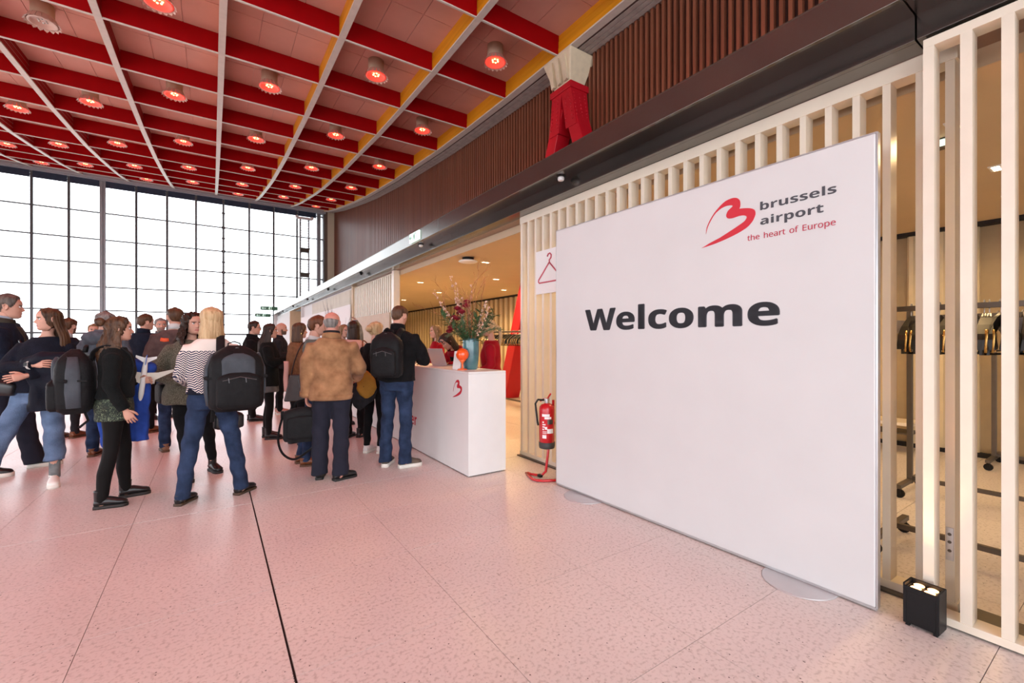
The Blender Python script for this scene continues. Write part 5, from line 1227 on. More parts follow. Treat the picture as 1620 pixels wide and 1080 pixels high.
        if top.get('cuff'):
            for s in (-1, 1):
                S_, E_, Wr = arms[s]; d = (Wr-E_).normalized(); c0 = E_+(Wr-E_)*(top.get('len', .96)-.06); b = MB(); r0 = (.040 if not fem else .034)+sr+off*.35
                b.tube([c0-d*.0, c0+d*.045*k], r0*k, 16); b.obj('cuff', [top['cuff']], root, True)
        if top.get('band'):
            b = MB(); b.loft([[W(p) for p in ering(max(tabv(tab, max(z, .84), 1), .0)+off+fl+e, tabv(tab, max(z, .84), 2)+off*.9+fl+e, tabv(tab, max(z, .84), 3), z, 28)] for z, e in ((z0-.004, .002), (z0+.05, .004))]); b.obj('waistband', [top['band']], root, True)
        if top.get('front'):      # something worn underneath that shows at the open front
            fm, wtop, wbot, zlo, zhi = top['front']; b = MB(); rows = []
            for i in range(9):
                z = zlo+(zhi-zlo)*i/8; zz = max(z, .84); t = max(0, (1.15-z)/max(.01, 1.15-z0)); hw = lerp(wbot, wtop, i/8)
                Wd, Dd, y0 = tabv(tab, zz, 1)+off+fl*t, tabv(tab, zz, 2)+off*.9+fl*t, tabv(tab, zz, 3); row = []
                for q in range(7):
                    xx = -hw+2*hw*q/6; row.append((xx, y0+(Dd+.006)*max(0.05, 1-abs(xx/Wd)**2.2)**.45, z))
                rows.append([W(p) for p in row] + [W((p[0], p[1]-.03, p[2])) for p in row[::-1]])
            b.loft(rows); b.obj(top.get('frontname', 'shirt'), [fm], root, True)
    if neck:
        nm, m, r, h0, h1 = neck
        b = MB(); rr = []
        for z, e in ((h0, .006), (h1*.6+h0*.4, .003), (h1, 0), (h1, -.01), (h0, -.008)):
            rr.append([W((0, -.010, z)) + Vector(((r+e)*1.05*cos(2*PI*j/20), (r+e)*sin(2*PI*j/20), -.012*sin(2*PI*j/20)))*k for j in range(20)])
        b.loft(rr); b.obj(nm, [m], root, True)
    # --- shoes
    if shoes:
        kind, up, so, lc = shoes
        me = None
        for i, s in enumerate((-1, 1)):
            an = legs_[s][2]; sm = MB(); sm.join(SHOES[kind])
            sm.xf(Matrix.Translation((an.x, an.y+.02*k, 0)) @ Matrix.Rotation(rad(footyaw[i]), 4, 'Z') @ Matrix.Scale(k*(1 if not fem else .93), 4))
            sm.obj('shoe', [up, so, lc], root, True)
    return P
SLIM = (.092, .086, .074, .064, .056, .050, .047); JEAN = (.094, .088, .076, .068, .064, .062, .060); LOOSE = (.098, .094, .086, .080, .078, .080, .084); TIGHT = (.088, .082, .068, .056, .053, .042, .038)
FJEAN = (.094, .089, .076, .066, .062, .060, .060); FSLIM = (.092, .087, .074, .062, .054, .046, .043)
# ------------------------------------------------------------------ cloth
NAVY = cloth('navy wool', (0.012, 0.017, 0.032)); NAVYK = cloth('dark navy knit', (0.012, 0.014, 0.024), bscale=90, bump=.3)
BLACKC = cloth('black cloth', (0.010, 0.010, 0.011)); BLACKK = cloth('black knit', (0.009, 0.011, 0.011), bscale=110, bump=.4)
CHAR = cloth('charcoal cloth', (0.028, 0.028, 0.032)); OLIVE = cloth('olive brown wool', (0.060, 0.050, 0.038))
DENIM = cloth('dark blue denim', (0.022, 0.038, 0.085), .35, 9, .8, .3, 120, col2=(0.030, 0.050, 0.105)); DENIML = cloth('washed blue denim', (0.11, 0.17, 0.29), .25, 6, .8, .3, 120, col2=(0.17, 0.25, 0.40))
DENIMD = cloth('indigo denim', (0.014, 0.024, 0.055), .3, 9, .8, .3, 120, col2=(0.03, 0.055, 0.12)); NTROU = cloth('navy suit trousers', (0.026, 0.027, 0.042), .12, 6)
SUEDEJ = cloth('brown suede', (0.36, 0.18, 0.085), .35, 7, .95, .6, 9, .35, (0.46, 0.25, 0.125)); CAMEL = cloth('camel knit', (0.24, 0.115, 0.055), .2, 30, .9, .4, 90)
GREYH = cloth('grey blue hooded cloth', (0.12, 0.14, 0.17)); MAUVE = cloth('brown mauve wool blazer', (0.12, 0.075, 0.07)); TWEED = cloth('green grey tweed', (0.08, 0.075, 0.050), .75, 160, .95, .4, 120, .2, (0.20, 0.185, 0.135))
SAGE = cloth('grey green cloth', (0.16, 0.19, 0.17)); PINKC = cloth('pale pink cloth', (0.80, 0.48, 0.42), .1, 5, .9, .4, 12); REDJ = cloth('red blazer cloth', (0.42, 0.006, 0.018), .15, 6, .7, .4, 14)
GREYD = cloth('grey jersey', (0.16, 0.155, 0.155)); SHIRTB = cloth('pale blue shirt', (0.42, 0.50, 0.60), .06, 10); SHIRTW = cloth('white shirt', (0.72, 0.71, 0.70), .05, 10)
CREAMK = cloth('cream knit', (0.70, 0.63, 0.55), .08, 40, .9, .4, 110)
SHEER = cloth('black tights', (0.009, 0.008, 0.008), .2, 5, .7, .05)
def zigzag_mat():
    m = bpy.data.materials.new('navy and white zigzag knit'); nt, b = nodes_of(m)
    t = nt.nodes.new('ShaderNodeTexCoord'); s = nt.nodes.new('ShaderNodeSeparateXYZ'); nt.links.new(t.outputs['Object'], s.inputs[0])
    def mth(op, a, bb):
        n = nt.nodes.new('ShaderNodeMath'); n.operation = op
        for i, q in enumerate((a, bb)):
            if q is None: continue
            if isinstance(q, (int, float)): n.inputs[i].default_value = q
            else: nt.links.new(q, n.inputs[i])
        return n.outputs[0]
    sx = mth('ADD', s.outputs['X'], mth('MULTIPLY', s.outputs['Y'], .7))
    tri = mth('PINGPONG', sx, .015)
    st = mth('GREATER_THAN', mth('FRACT', mth('MULTIPLY', mth('ADD', s.outputs['Z'], mth('MULTIPLY', tri, 1.1)), 50), None), .56)
    yoke = mth('GREATER_THAN', s.outputs['Z'], 1.325)
    fac = mth('MAXIMUM', st, yoke)
    mx = nt.nodes.new('ShaderNodeMix'); mx.data_type = 'RGBA'; mx.inputs[6].default_value = (.018, .022, .06, 1); mx.inputs[7].default_value = (.68, .60, .54, 1)
    nt.links.new(fac, mx.inputs[0]); nt.links.new(mx.outputs[2], b.inputs['Base Color']); b.inputs['Roughness'].default_value = .9
    return m
ZIG = zigzag_mat()
def print_mat():
    m = bpy.data.materials.new('green leaf print fabric'); nt, b = nodes_of(m)
    t = nt.nodes.new('ShaderNodeTexCoord'); n = nt.nodes.new('ShaderNodeTexVoronoi'); n.inputs['Scale'].default_value = 62
    n2 = nt.nodes.new('ShaderNodeTexNoise'); n2.inputs['Scale'].default_value = 38; r = nt.nodes.new('ShaderNodeValToRGB'); r.color_ramp.interpolation = 'CONSTANT'
    nt.links.new(t.outputs['Object'], n2.inputs[0]); mxv = nt.nodes.new('ShaderNodeMix'); mxv.data_type = 'VECTOR'; mxv.inputs[0].default_value = .12
    nt.links.new(t.outputs['Object'], mxv.inputs[4]); nt.links.new(n2.outputs['Color'], mxv.inputs[5]); nt.links.new(mxv.outputs[1], n.inputs['Vector'])
    r.color_ramp.elements[0].color = (.20, .25, .15, 1); r.color_ramp.elements[1].position = .33; r.color_ramp.elements[1].color = (.012, .020, .014, 1)
    nt.links.new(n.outputs['Distance'], r.inputs[0]); nt.links.new(r.outputs[0], b.inputs['Base Color']); b.inputs['Roughness'].default_value = .8
    return m
LEAFP = print_mat()
BK_SH = (BLKL, SOLEB, BLKL); BR_SH = (BRNL, SOLEBR, BRNL); SU_SH = (SUEDE, SOLEBR, SUEDE); WH_SH = (WSHOE, SOLEW, WSHOE)
def hr(m, cap='short', **k): return dict(mat=m, cap=cap, **k)
def jeans(m, r=JEAN, name='jeans', **k): return dict(mat=m, r=r, name=name, **k)

PA = person('tall greying man in navy coat at the left edge, holding a tablet', -1.83, 6.91, 5, 1.90, hair=hr(H_GBROWN, 'short', thick=.016), rarm=((.25, .03, 1.13), (.20, .30, 1.05)), larm='fwdlow', hyaw=-4, build=1.04,
            top=dict(mat=NAVY, off=.034, hem=.80, flare=.02, sleeve=.012, name='coat', boxy=.8, amp=.006, collar=(OLIVE, .05, .078), front=(OLIVE, .10, .05, 1.05, 1.44), frontname='blazer'),
            legs=jeans(NTROU, LOOSE, 'trousers'), shoes=('sneaker', BLKL, SOLEW, SOLEW), neck=('shirt_collar', SHIRTB, .062, 1.475, 1.545), feet=((-.16, .20), (.10, -.10)), seed=2)
PB = person('woman with long brown hair, navy sweater and light jeans, arms folded over a coat', -1.39, 6.11, -92, 1.735, True, hair=hr(H_OMBRE, 'long', thick=.012, fall=.36, front=92, frontoff=.02), hyaw=62, larm=((-.245*-1, .06, 1.155), (-.03, .25, 1.10)), rarm=((.245, .06, 1.165), (-.03, .235, 1.20)),
            feet=((-.10, .0), (.40, .06)), side=-.10, footyaw=(12, -20), top=dict(mat=NAVYK, off=.022, hem=.93, flare=.02, sleeve=.006, name='sweater', boxy=.5, amp=.004),
            legs=jeans(DENIML, (.098, .092, .080, .076, .078, .080, .082), hem=.235, amp=.005), shoes=('sneaker',)+WH_SH, seed=3)
for s in (-1, 1):
    an = PB.legs[s][2]; b = MB(); b.tube([an+Vector((0, 0, -.01)), an+Vector((0, 0, .16))], .042, 14); b.obj('sock', [cloth('grey sock', (.24, .25, .25))], PB.root, True)
PC = person('man in dark navy jumper with pale collar and brown beard, back turned', -1.76, 8.98, 62, 1.745, beard=1, hair=hr(H_BROWN, thick=.012), larm='fwdlow', rarm='fwdlow', top=dict(mat=NAVYK, off=.018, hem=.92, name='jumper', sleeve=.006, boxy=.6),
            legs=jeans(CHAR, SLIM, 'trousers'), shoes=('shoe',)+BR_SH, neck=('shirt_collar', SHIRTW, .060, 1.475, 1.535), seed=4, vox=.016)
PD = person('woman with half up wavy hair, black cardigan, leaf print skirt, black tights', -.70, 5.12, 3, 1.625, True, hair=hr(H_OMBRE, 'long', thick=.014, fall=.34, front=84, curl=.011, bun=((0, -.142, .06), .042), spread=1.15, back=.06), hyaw=-2, rarm=((.235, -.02, 1.12), (.235, .085, .885)), larm=((.24, -.02, 1.12), (.15, .16, 1.13)),
            feet=((-.16, .08), (.10, -.07)), top=dict(mat=BLACKK, off=.024, hem=.99, flare=.012, sleeve=.010, name='cardigan', boxy=.5), legs=dict(mat=SHEER, r=(.088, .084, .068, .058, .057, .046, .040), name='tights', amp=.001),
            skirt=dict(mat=LEAFP, z=(.70, 1.04), )if False else dict(mat=LEAFP, z=(.785, 1.05, .014)), shoes=('boot',)+BK_SH, seed=5)
PE = person('man with curly grey hair in a grey blue hooded jacket behind the backpack woman', -1.12, 7.39, 69, 1.765, hair=hr(H_GREY, 'short', thick=.020, curl=.004), top=dict(mat=GREYH, off=.034, hem=.84, flare=.01, sleeve=.014, boxy=.8, amp=.007, collar=(GREYH, .05, .085)), legs=jeans(DENIMD, JEAN), shoes=('shoe',)+BR_SH, rarm='fwdlow', larm='fwdlow', seed=6, vox=.015)
b = MB(); b.loft([[PE.W((1.25*w*cos(2*PI*j/16), -.075-d+d*sin(2*PI*j/16)*1.2, z)) for j in range(16)] for z, w, d in ((1.34, .05, .02), (1.38, .11, .05), (1.44, .125, .065), (1.50, .10, .055), (1.52, .05, .03))]); b.obj('hood', [GREYH], PE.root, True)
PF = person('brown haired person in dark coat almost hidden behind the hooded man, by the window', -2.01, 12.22, -81, 1.76, hair=hr(H_DBLOND), top=dict(mat=BLACKC, off=.03, hem=.85, boxy=.7), legs=jeans(DENIMD, SLIM), shoes=('shoe',)+BK_SH, seed=7, vox=.022)
PG = person('man in dark navy jacket with swept brown hair, back turned and looking right', -.88, 8.86, 46, 1.825, hair=hr(H_BROWN, thick=.016), rarm='fwd', larm='fwd', top=dict(mat=NAVY, off=.034, hem=.86, sleeve=.012, boxy=.8, amp=.006, collar=(NAVY, .06, .074)), legs=jeans(BLACKC, SLIM, 'trousers'), shoes=('shoe',)+BR_SH, hyaw=18, seed=8, vox=.016)
PH = person('grey bearded man in black coat facing the camera at the back of the group', -.81, 10.44, -74, 1.835, beard=3, hair=hr(H_GREY, thick=.014), top=dict(mat=BLACKC, off=.03, hem=.84, sleeve=.01, boxy=.8, front=(SHIRTW, .05, .02, 1.20, 1.46)), neck=('scarf', GREYD, .064, 1.46, 1.53), legs=jeans(BLACKC, SLIM, 'trousers'), shoes=('shoe',)+BK_SH, larm='fwd', rarm='fwd', seed=9, vox=.018)
PI_ = person('man with thinning brown hair in brown mauve blazer, back turned, orange collar ribbon', -.41, 7.23, 92, 1.845, hair=hr(H_BROWN, 'short', thick=.010), top=dict(mat=MAUVE, off=.030, hem=.86, sleeve=.010, name='blazer', boxy=.8, amp=.005), neck=('shirt_collar', SHIRTW, .060, 1.48, 1.545), larm='fwd', rarm='fwd', legs=jeans(DENIMD, JEAN), shoes=('shoe',)+SU_SH, hyaw=-12, seed=10, vox=.015)
b = MB(); k_ = PI_.k
b.tube([PI_.W((-.135, -.115, 1.36)), PI_.W((-.10, -.130, 1.352)), PI_.W((-.055, -.138, 1.358))], (.024, .006), 8); b.obj('ribbon', [mat('orange ribbon', (.75, .09, .02), .6)], PI_.root, True)
PJ = person('woman with dark curly hair in green grey tweed blazer, hand on hip, facing the camera', -.195, 5.63, -76, 1.70, True, hair=hr(H_DARK, 'long', thick=.020, fall=.33, front=62, curl=.022, spread=1.45, frontoff=.04), hyaw=-14, rarm=((.33, -.03, 1.12), (.11, .165, 1.035)), larm='down', side=-.03,
            feet=((-.24, -.12), (.03, .06)), top=dict(mat=TWEED, off=.034, hem=.80, flare=.045, sleeve=.014, name='blazer', boxy=.6, amp=.004, front=(BLACKC, .055, .015, 1.12, 1.42), frontname='blouse'), legs=jeans(BLACKC, FSLIM, 'trousers', hem=.13), shoes=('boot',)+BK_SH, seed=11)
PK_ = person('woman with shoulder length blonde hair in navy and white zigzag sweater and jeans, back turned', -.01, 4.79, 88, 1.715, True, hair=hr(H_BLOND, 'long', thick=.016, fall=.20, front=62, curl=.003, spread=1.1, back=.02), hyaw=4, feet=((-.21, -.02), (.235, .03)), footyaw=(-28, -40),
             top=dict(mats=[ZIG], mat=ZIG, off=.024, hem=.97, flare=.0, sleeve=.012, name='sweater', boxy=.6, band=NAVYK, amp=.004), legs=jeans(DENIM, FJEAN, amp=.005), shoes=('shoe', BLKL, mat('dark brown sole', (.06, .035, .02), .5), BLKL), larm=((.25, .02, 1.13), (.20, .22, 1.06)), rarm=((.25, .03, 1.13), (.18, .24, 1.05)), seed=12)
PM = person('dark haired man with glasses in black jacket, standing in profile by the window', .59, 9.14, -9, 1.77, hair=hr(H_DARK, thick=.014), top=dict(mat=BLACKC, off=.034, hem=.88, sleeve=.014, boxy=.8, amp=.007, collar=(BLACKC, .05, .085)), legs=jeans(BLACKC, SLIM, 'trousers'), shoes=('shoe',)+BK_SH, rarm='fwd', larm='fwd', neck=('strap', GREYD, .075, 1.455, 1.475), seed=13, vox=.016)
PN = person('woman with very long dark brown hair in black cardigan over a short grey dress', .67, 7.33, -8, 1.675, True, hair=hr(H_DARK, 'long', thick=.012, fall=.42, front=84, back=.07), rarm='phone', larm='phone', top=dict(mat=BLACKK, off=.030, hem=.80, flare=.015, sleeve=.012, name='cardigan', boxy=.4), skirt=dict(mat=GREYD, z=(.71, 1.0, .02)), legs=dict(mat=SHEER, r=TIGHT, name='tights', amp=.001), shoes=('boot',)+BK_SH, seed=14, vox=.015)
PO = person('bald bearded man in black shirt standing in profile beyond the long haired woman', 1.08, 9.66, -11, 1.775, beard=1, top=dict(mat=CHAR, off=.018, hem=.88, sleeve=.01, boxy=.7, name='shirt', collar=(CHAR, .04, .062)), legs=jeans(BLACKC, SLIM, 'trousers'), shoes=('sneaker', PINKC, SOLEW, SOLEW), rarm='fwd', larm='fwd', seed=15, vox=.016)
PP = person('woman with brown bob and gold earring in camel brown sweater, large bag on her arm', .97, 6.70, 14, 1.67, True, hair=hr(H_BROWN, 'long', thick=.014, fall=.19, front=90, back=.01), hyaw=4, top=dict(mat=CAMEL, off=.024, hem=1.0, sleeve=.012, name='sweater', boxy=.6), legs=jeans(BLACKC, FSLIM, 'trousers'), shoes=('shoe',)+BK_SH, larm='fwd', rarm='down', seed=16, vox=.015)
q = MB(); q.ball(PP.HM @ Vector((.083, -.01, -.05)), (.008, .008, .018), 8, 6); q.obj('earring', [BRASS], PP.root)
PQ = person('dark haired man mostly hidden behind the woman in camel sweater', 1.36, 7.86, -9, 1.755, hair=hr(H_DARK), top=dict(mat=SHIRTW, off=.02, hem=.9, name='shirt'), legs=jeans(DENIMD, SLIM), shoes=('shoe',)+BR_SH, seed=17, vox=.018)
PR = person('young auburn haired man with grey green top in profile behind the suede jacket', .99, 5.54, -4, 1.70, hair=hr(H_RED, thick=.016), top=dict(mat=SAGE, off=.024, hem=.90, sleeve=.012, boxy=.6, collar=(SHIRTW, .035, .066)), legs=jeans(DENIMD, SLIM), shoes=('shoe',)+BR_SH, rarm='fwd', larm='fwd', feet=((-.08, -.14), (.10, -.10)), seed=18, vox=.015)
PS = person('older balding grey haired man in brown suede jacket and navy trousers, back turned', 1.01, 4.80, 74, 1.71, build=1.0, hair=hr(H_GREY, 'bald', thick=.009), hyaw=8, skin=mat('ruddy skin', (.56, .26, .20), .5, var=.08, spec=.35), top=dict(mat=SUEDEJ, off=.034, hem=.84, flare=.012, sleeve=.016, boxy=.9, amp=.007, freq=11, collar=(SUEDEJ, .045, .085), band=SUEDEJ, cuff=SUEDEJ),
            neck=('scarf', CHAR, .078, 1.46, 1.545), legs=jeans(NTROU, (.104, .100, .090, .084, .082, .082, .088), 'trousers', off=.016, amp=.005), shoes=('shoe',)+BK_SH, larm=((.235, -.03, 1.135), (.245, .03, .895)), rarm=((.275, .06, 1.145), (.235, .28, 1.05)), feet=((-.12, .06), (.09, -.06)), footyaw=(0, -58), seed=19)
PT = person('woman with tied brown hair facing the camera, arm raised, seen past the suede jacket', 1.83, 7.82, -73, 1.70, True, hair=hr(H_DBLOND, 'part', thick=.012), hyaw=-10, top=dict(mat=BLACKC, off=.02, hem=.9, name='blouse'), legs=jeans(BLACKC, FSLIM, 'trousers'), shoes=('shoe',)+BK_SH, larm=((.24, .14, 1.52), (.16, .16, 1.76)), seed=20, vox=.016)
PU = person('woman with dark bob in pale pink top and black trousers at the counter, back turned', 1.72, 6.72, 80, 1.715, True, hair=hr(H_DARK, 'long', thick=.014, fall=.20, front=66, back=.01), top=dict(mat=PINKC, off=.026, hem=.95, flare=.02, sleeve=.014, name='blouse', boxy=.7, amp=.006), legs=jeans(BLACKC, FSLIM, 'trousers'), shoes=('heel',)+BK_SH, rarm='fwd', larm='fwd', feet=((-.06, .02), (.10, -.03)), footyaw=(-30, -50), seed=21, vox=.014)
PV = person('woman with blonde bun in black top and black trousers, white sneakers, by the counter', 1.70, 5.63, 33, 1.66, True, hair=hr(H_BLOND, 'part', thick=.014, bun=((0, -.118, .02), .048), curl=.003), top=dict(mat=BLACKC, off=.022, hem=.88, sleeve=.010, name='top', boxy=.5), legs=jeans(BLACKC, FSLIM, 'trousers'), shoes=('sneaker', mat('white sneaker', (.78, .72, .70), .6), SOLEW, SOLEW), rarm='fwd', larm='fwd', seed=22, vox=.014, hyaw=10)
b = MB(); b.lathe([(.028, -.006), (.034, 0), (.028, .006)], n=14); b.xf(PV.HM @ Matrix.Translation((0, -.095, .018)) @ Matrix.Rotation(rad(90), 4, 'X')); b.obj('hair_tie', [BLACKC], PV.root, True)
PW = person('tall man with cropped brown hair in black jacket and blue jeans at the counter corner', 1.71, 4.84, 48, 1.815, build=1.02, hair=hr(H_BROWN, thick=.007), hyaw=10, hpitch=16, lean=4, top=dict(mat=BLACKC, off=.026, hem=.93, flare=.005, sleeve=.010, boxy=.7, amp=.006, collar=(BLACKC, .065, .072)), legs=jeans(DENIM, (.094, .089, .076, .068, .066, .070, .074), amp=.005),
            shoes=('sneaker', mat('brown grey sneaker', (.10, .075, .055), .8, var=.3), SOLEW, BLKL), larm=((.28, .04, 1.16), (.16, .27, 1.06)), rarm=((.285, .07, 1.16), (.17, .28, 1.14)), feet=((-.13, .03), (.10, .0)), footyaw=(6, -48), seed=23)
PX = person('woman with long wavy dark blond hair in red blazer behind the counter, looking left', 3.13, 6.90, 175, 1.69, True, hair=hr(H_DBLOND, 'long', thick=.014, fall=.36, front=80, curl=.012, spread=1.15), top=dict(mat=REDJ, off=.022, hem=.86, sleeve=.008, name='blazer'), legs=jeans(BLACKC, FSLIM, 'trousers'), shoes=('shoe',)+BK_SH, larm='fwdlow', rarm='fwdlow', seed=24, vox=.015)
PY = person('woman in red blazer with sunglasses on her dark hair, bending over the counter', 3.08, 5.62, -165, 1.70, True, lean=40, hpitch=24, hyaw=6, hair=hr(H_DARK, 'long', thick=.016, fall=.30, front=74, back=.01, frontoff=.0), top=dict(mat=REDJ, off=.022, hem=.86, sleeve=.008, name='blazer', front=(BLACKC, .05, .02, 1.15, 1.40), frontname='blouse'), legs=jeans(BLACKC, FSLIM, 'trousers'), shoes=('shoe',)+BK_SH, rarm=((.20, .42, 1.12), (.05, .60, 1.16)), larm=((.24, .42, 1.13), (.14, .56, 1.12)), seed=25, vox=.014)
b = MB()
for sx in (-1, 1):
    b.loft([[(sx*(.032+.028*cos(2*PI*j/14)), .100+dy, .062+.022*sin(2*PI*j/14)+dy*.5) for j in range(14)] for dy in (0, .004)])
b.tube([(-.008, .104, .066), (.008, .104, .066)], .003, 6)
for sx in (-1, 1): b.tube([(sx*.06, .100, .066), (sx*.082, .06, .06), (sx*.088, -.02, .035)], .003, 6)
b.xf(PY.HM); b.obj('sunglasses', [mat('sunglass lens', (.03, .03, .04), .1, coat=.5)], PY.root, True)
PZ = person('person in red blazer with blonde ponytail turned away behind the flower vase', 2.99, 4.88, 140, 1.70, True, lean=2, hair=hr(H_BLOND, 'long', thick=.012, tail=[[((0, -.10, .03), .022), ((0, -.16, -.02), .026), ((.0, -.17, -.12), .024), ((0, -.15, -.26), .018), ((0, -.14, -.36), .008)]]), top=dict(mat=REDJ, off=.026, hem=.86, sleeve=.010, name='blazer'), legs=jeans(BLACKC, FSLIM, 'trousers'), shoes=('shoe',)+BK_SH, larm='fwdlow', rarm='fwdlow', seed=26, vox=.015)
# glasses of the man by the window
b = MB()
for sx in (-1, 1):
    b.tube([(sx*.031+.021*cos(a), .096, .002+.017*sin(a)) for a in [2*PI*j/14 for j in range(15)]], .0022, 5)
    b.tube([(sx*.052, .094, .005), (sx*.074, .05, .006), (sx*.078, -.01, .0)], .002, 5)
b.tube([(-.010, .097, .006), (.010, .097, .006)], .002, 5)
b.xf(PM.HM); b.obj('glasses', [BLACK], PM.root)
# ------------------------------------------------------------------ things people carry
NYL = cloth('black nylon', (0.012, 0.012, 0.013), .2, 20, .55, .25, 30); NYLG = cloth('slate grey nylon', (0.075, 0.085, 0.10), .2, 8, .5, .4, 9); ZIPM = mat('grey zip', (.10, .10, .105), .4, .5)
LEATH = mat('dark brown leather', (0.030, 0.015, 0.013), 0.38, var=.25, vscale=12, bump=.2, bscale=60); TANL = mat('cognac leather', (0.22, 0.065, 0.022), 0.42, var=.3, vscale=10, bump=.2, bscale=50)
def carry(P, name, label, cat, loc, rz=0):
    Mx = Matrix.Translation(P.root.location) @ Matrix.Rotation(P.root.rotation_euler.z, 4, 'Z')
    w = Mx @ (Vector(loc)*P.k)
    t = thing(name, label, cat, tuple(w), P.root.rotation_euler.z+rz); t.scale = (P.k, P.k, P.k)
    return t
def srect(w, d, z, n=28, p=.45, cy_=0.0, cx_=0.0):
    out = []
    for j in range(n):
        a = 2*PI*j/n; c, s = cos(a), sin(a)
        out.append((cx_+w*abs(c)**p*(1 if c >= 0 else -1), cy_+d*abs(s)**p*(1 if s >= 0 else -1), z))
    return out
def bag_loft(b, w, d, h, top_round=.16, bulge=1.0, p=.45, z0=0, cy_=0, n=28):
    rows = []
    for t in (0, .015, .05, .12, .25, .4, .55, .7, .82, .90, .955, .985, 1.0):
        e = min(1, (t/.06))**.4 if t < .06 else 1; q = 1-max(0, (t-(1-top_round))/top_round)**2*.75
        rows.append(srect(w*max(.75, e)*max(.30, q), d*max(.7, e)*max(.25, q)*(1+.12*bulge*sin(PI*t)), z0+h*t, n, p, cy_))
    b.loft(rows)
def backpack(t, w, h, d, m, grey=None, pocket=(.30, .55), straps=True, lines=True, handle=True):
    """base at bottom centre, wearer in front at +y"""
    b = MB(); bag_loft(b, w/2, d/2, h, .28, 1.0, .5, 0, -d/2); b.obj('pack', [m], t, True)
    b = MB(); bag_loft(b, w*.40, d*.20, h*pocket[1], .22, 1.0, .5, h*.05, -d*1.02); pk = b.obj('front_pocket', [m], t, True)
    b = MB()
    zt = h*(.05+pocket[1]*.86)
    b.tube([(-w*.30, -d*1.21, zt-.03), (0, -d*1.245, zt), (w*.30, -d*1.21, zt-.03)], .0035, 5)
    b.tube([(-w*.47, -d*.55, h*.25), (-w*.49, -d*.60, h*.6), (-w*.36, -d*.66, h*.88), (0, -d*.72, h*.965), (w*.36, -d*.66, h*.88), (w*.49, -d*.60, h*.6), (w*.47, -d*.55, h*.25)], .004, 5)
    for x in (-w*.2, w*.1): b.tube([(x, -d*1.235, zt-.008), (x+.004, -d*1.25, zt-.05)], .0035, 5)
    b.obj('zip', [ZIPM], t)
    if grey:
        b = MB(); bag_loft(b, w*.30, d*.10, h*.36, .3, 1.0, .55, h*.52, -d*1.0); b.obj('upper_pocket', [grey], t, True)
        for sx in (-1, 1):
            b = MB(); b.tube([(sx*w*.49, -d*.46, h*.10), (sx*w*.525, -d*.48, h*.35), (sx*w*.515, -d*.48, h*.65), (sx*w*.42, -d*.50, h*.88)], [(.012, .05), (.016, .055), (.016, .05), (.010, .035)], 10, up=(sx, 0, 0)); b.obj('side_panel', [grey], t, True)
            b = MB(); b.box(sx*w*.50-.02, sx*w*.50+.02, -d*.9, -d*.1, h*.50, h*.53); b.tube([(sx*w*.53, -d*.7, h*.515), (sx*w*.53, -d*.62, h*.515)], .018, 8); b.obj('side_strap', [NYL], t)
    if handle:
        b = MB(); b.tube([(-.05, -d*.25, h*.95), (-.045, -d*.22, h*1.03), (0, -d*.2, h*1.06), (.045, -d*.22, h*1.03), (.05, -d*.25, h*.95)], (.006, .014), 8); b.obj('handle', [NYL], t, True)
def strap(t, pts, m=NYL, w=.024, th=.006, name='strap'):
    # smooth path
    P_ = [Vector(p) for p in pts]; out = []
    for i in range(len(P_)-1):
        p0, p1, p2, p3 = P_[max(i-1, 0)], P_[i], P_[i+1], P_[min(i+2, len(P_)-1)]
        for s in range(6):
            u = s/6; out.append(.5*((2*p1)+(p2-p0)*u+(2*p0-5*p1+4*p2-p3)*u*u+(3*p1-p0-3*p2+p3)*u**3))
    out.append(P_[-1]); b = MB(); b.tube(out, (th, w), 8, up=(0, .3, 1)); return b.obj(name, [m], t, True)
def shoulder_straps(t, zo, off=.0, xs=.085, sides=(-1, 1), yb=-.02):
    # zo: height of pack bottom in the wearer's own units; straps are written in the wearer's frame then shifted
    for s in sides:
        pts = [(s*.075, -.165, 1.33), (s*xs, -.145, 1.42), (s*(xs+.01), -.075, 1.478-off), (s*(xs+.012), .01, 1.472-off), (s*(xs+.010), .100-off, 1.40), (s*(xs+.015), .135-off, 1.30), (s*(xs+.03), .12-off, 1.17), (s*(xs+.045), .03, 1.06), (s*(xs+.03), -.10, 1.02)]
        strap(t, [(p[0], p[1]-yb, p[2]-zo) for p in pts], NYL, .030, .008)
# D : big trekking backpack
t = carry(PD, 'backpack', 'large black and slate grey backpack on the woman in the leaf print skirt', 'backpack', (0, -.150, .875))
backpack(t, .36, .57, .24, NYL, NYLG, (.3, .5)); shoulder_straps(t, .875, .012, .07, yb=-.150)
b = MB(); b.tube([(.12, -.05, .02), (.16, -.02, -.06), (.15, -.08, -.12)], (.003, .012), 6); b.obj('loose_strap', [NYL], t)
# K : pack slung on the right shoulder
t = carry(PK_, 'backpack', 'bulky black backpack with grey pockets slung on the right shoulder of the blonde woman', 'backpack', (.165, -.155, .83), rad(10))
backpack(t, .42, .57, .25, NYL, NYLG, (.3, .56))
strap(t, [(-.10, -.03, .50), (-.09, .03, .59), (-.075, .12, .650), (-.06, .22, .61), (-.05, .285, .48), (-.07, .28, .34), (-.04, .16, .22), (.02, .02, .15)], NYL, .034, .010)
strap(t, [(-.17, -.04, .48), (-.20, -.01, .30), (-.19, -.03, .12), (-.16, -.06, .02), (-.165, -.05, -.10)], NYL, .018, .004, 'loose_strap')
# W : black city backpack
t = carry(PW, 'backpack', 'boxy plain black backpack on the man at the counter corner', 'backpack', (-.01, -.150, .985))
backpack(t, .325, .47, .16, NYL, None, (.3, .62)); shoulder_straps(t, .985, yb=-.150)
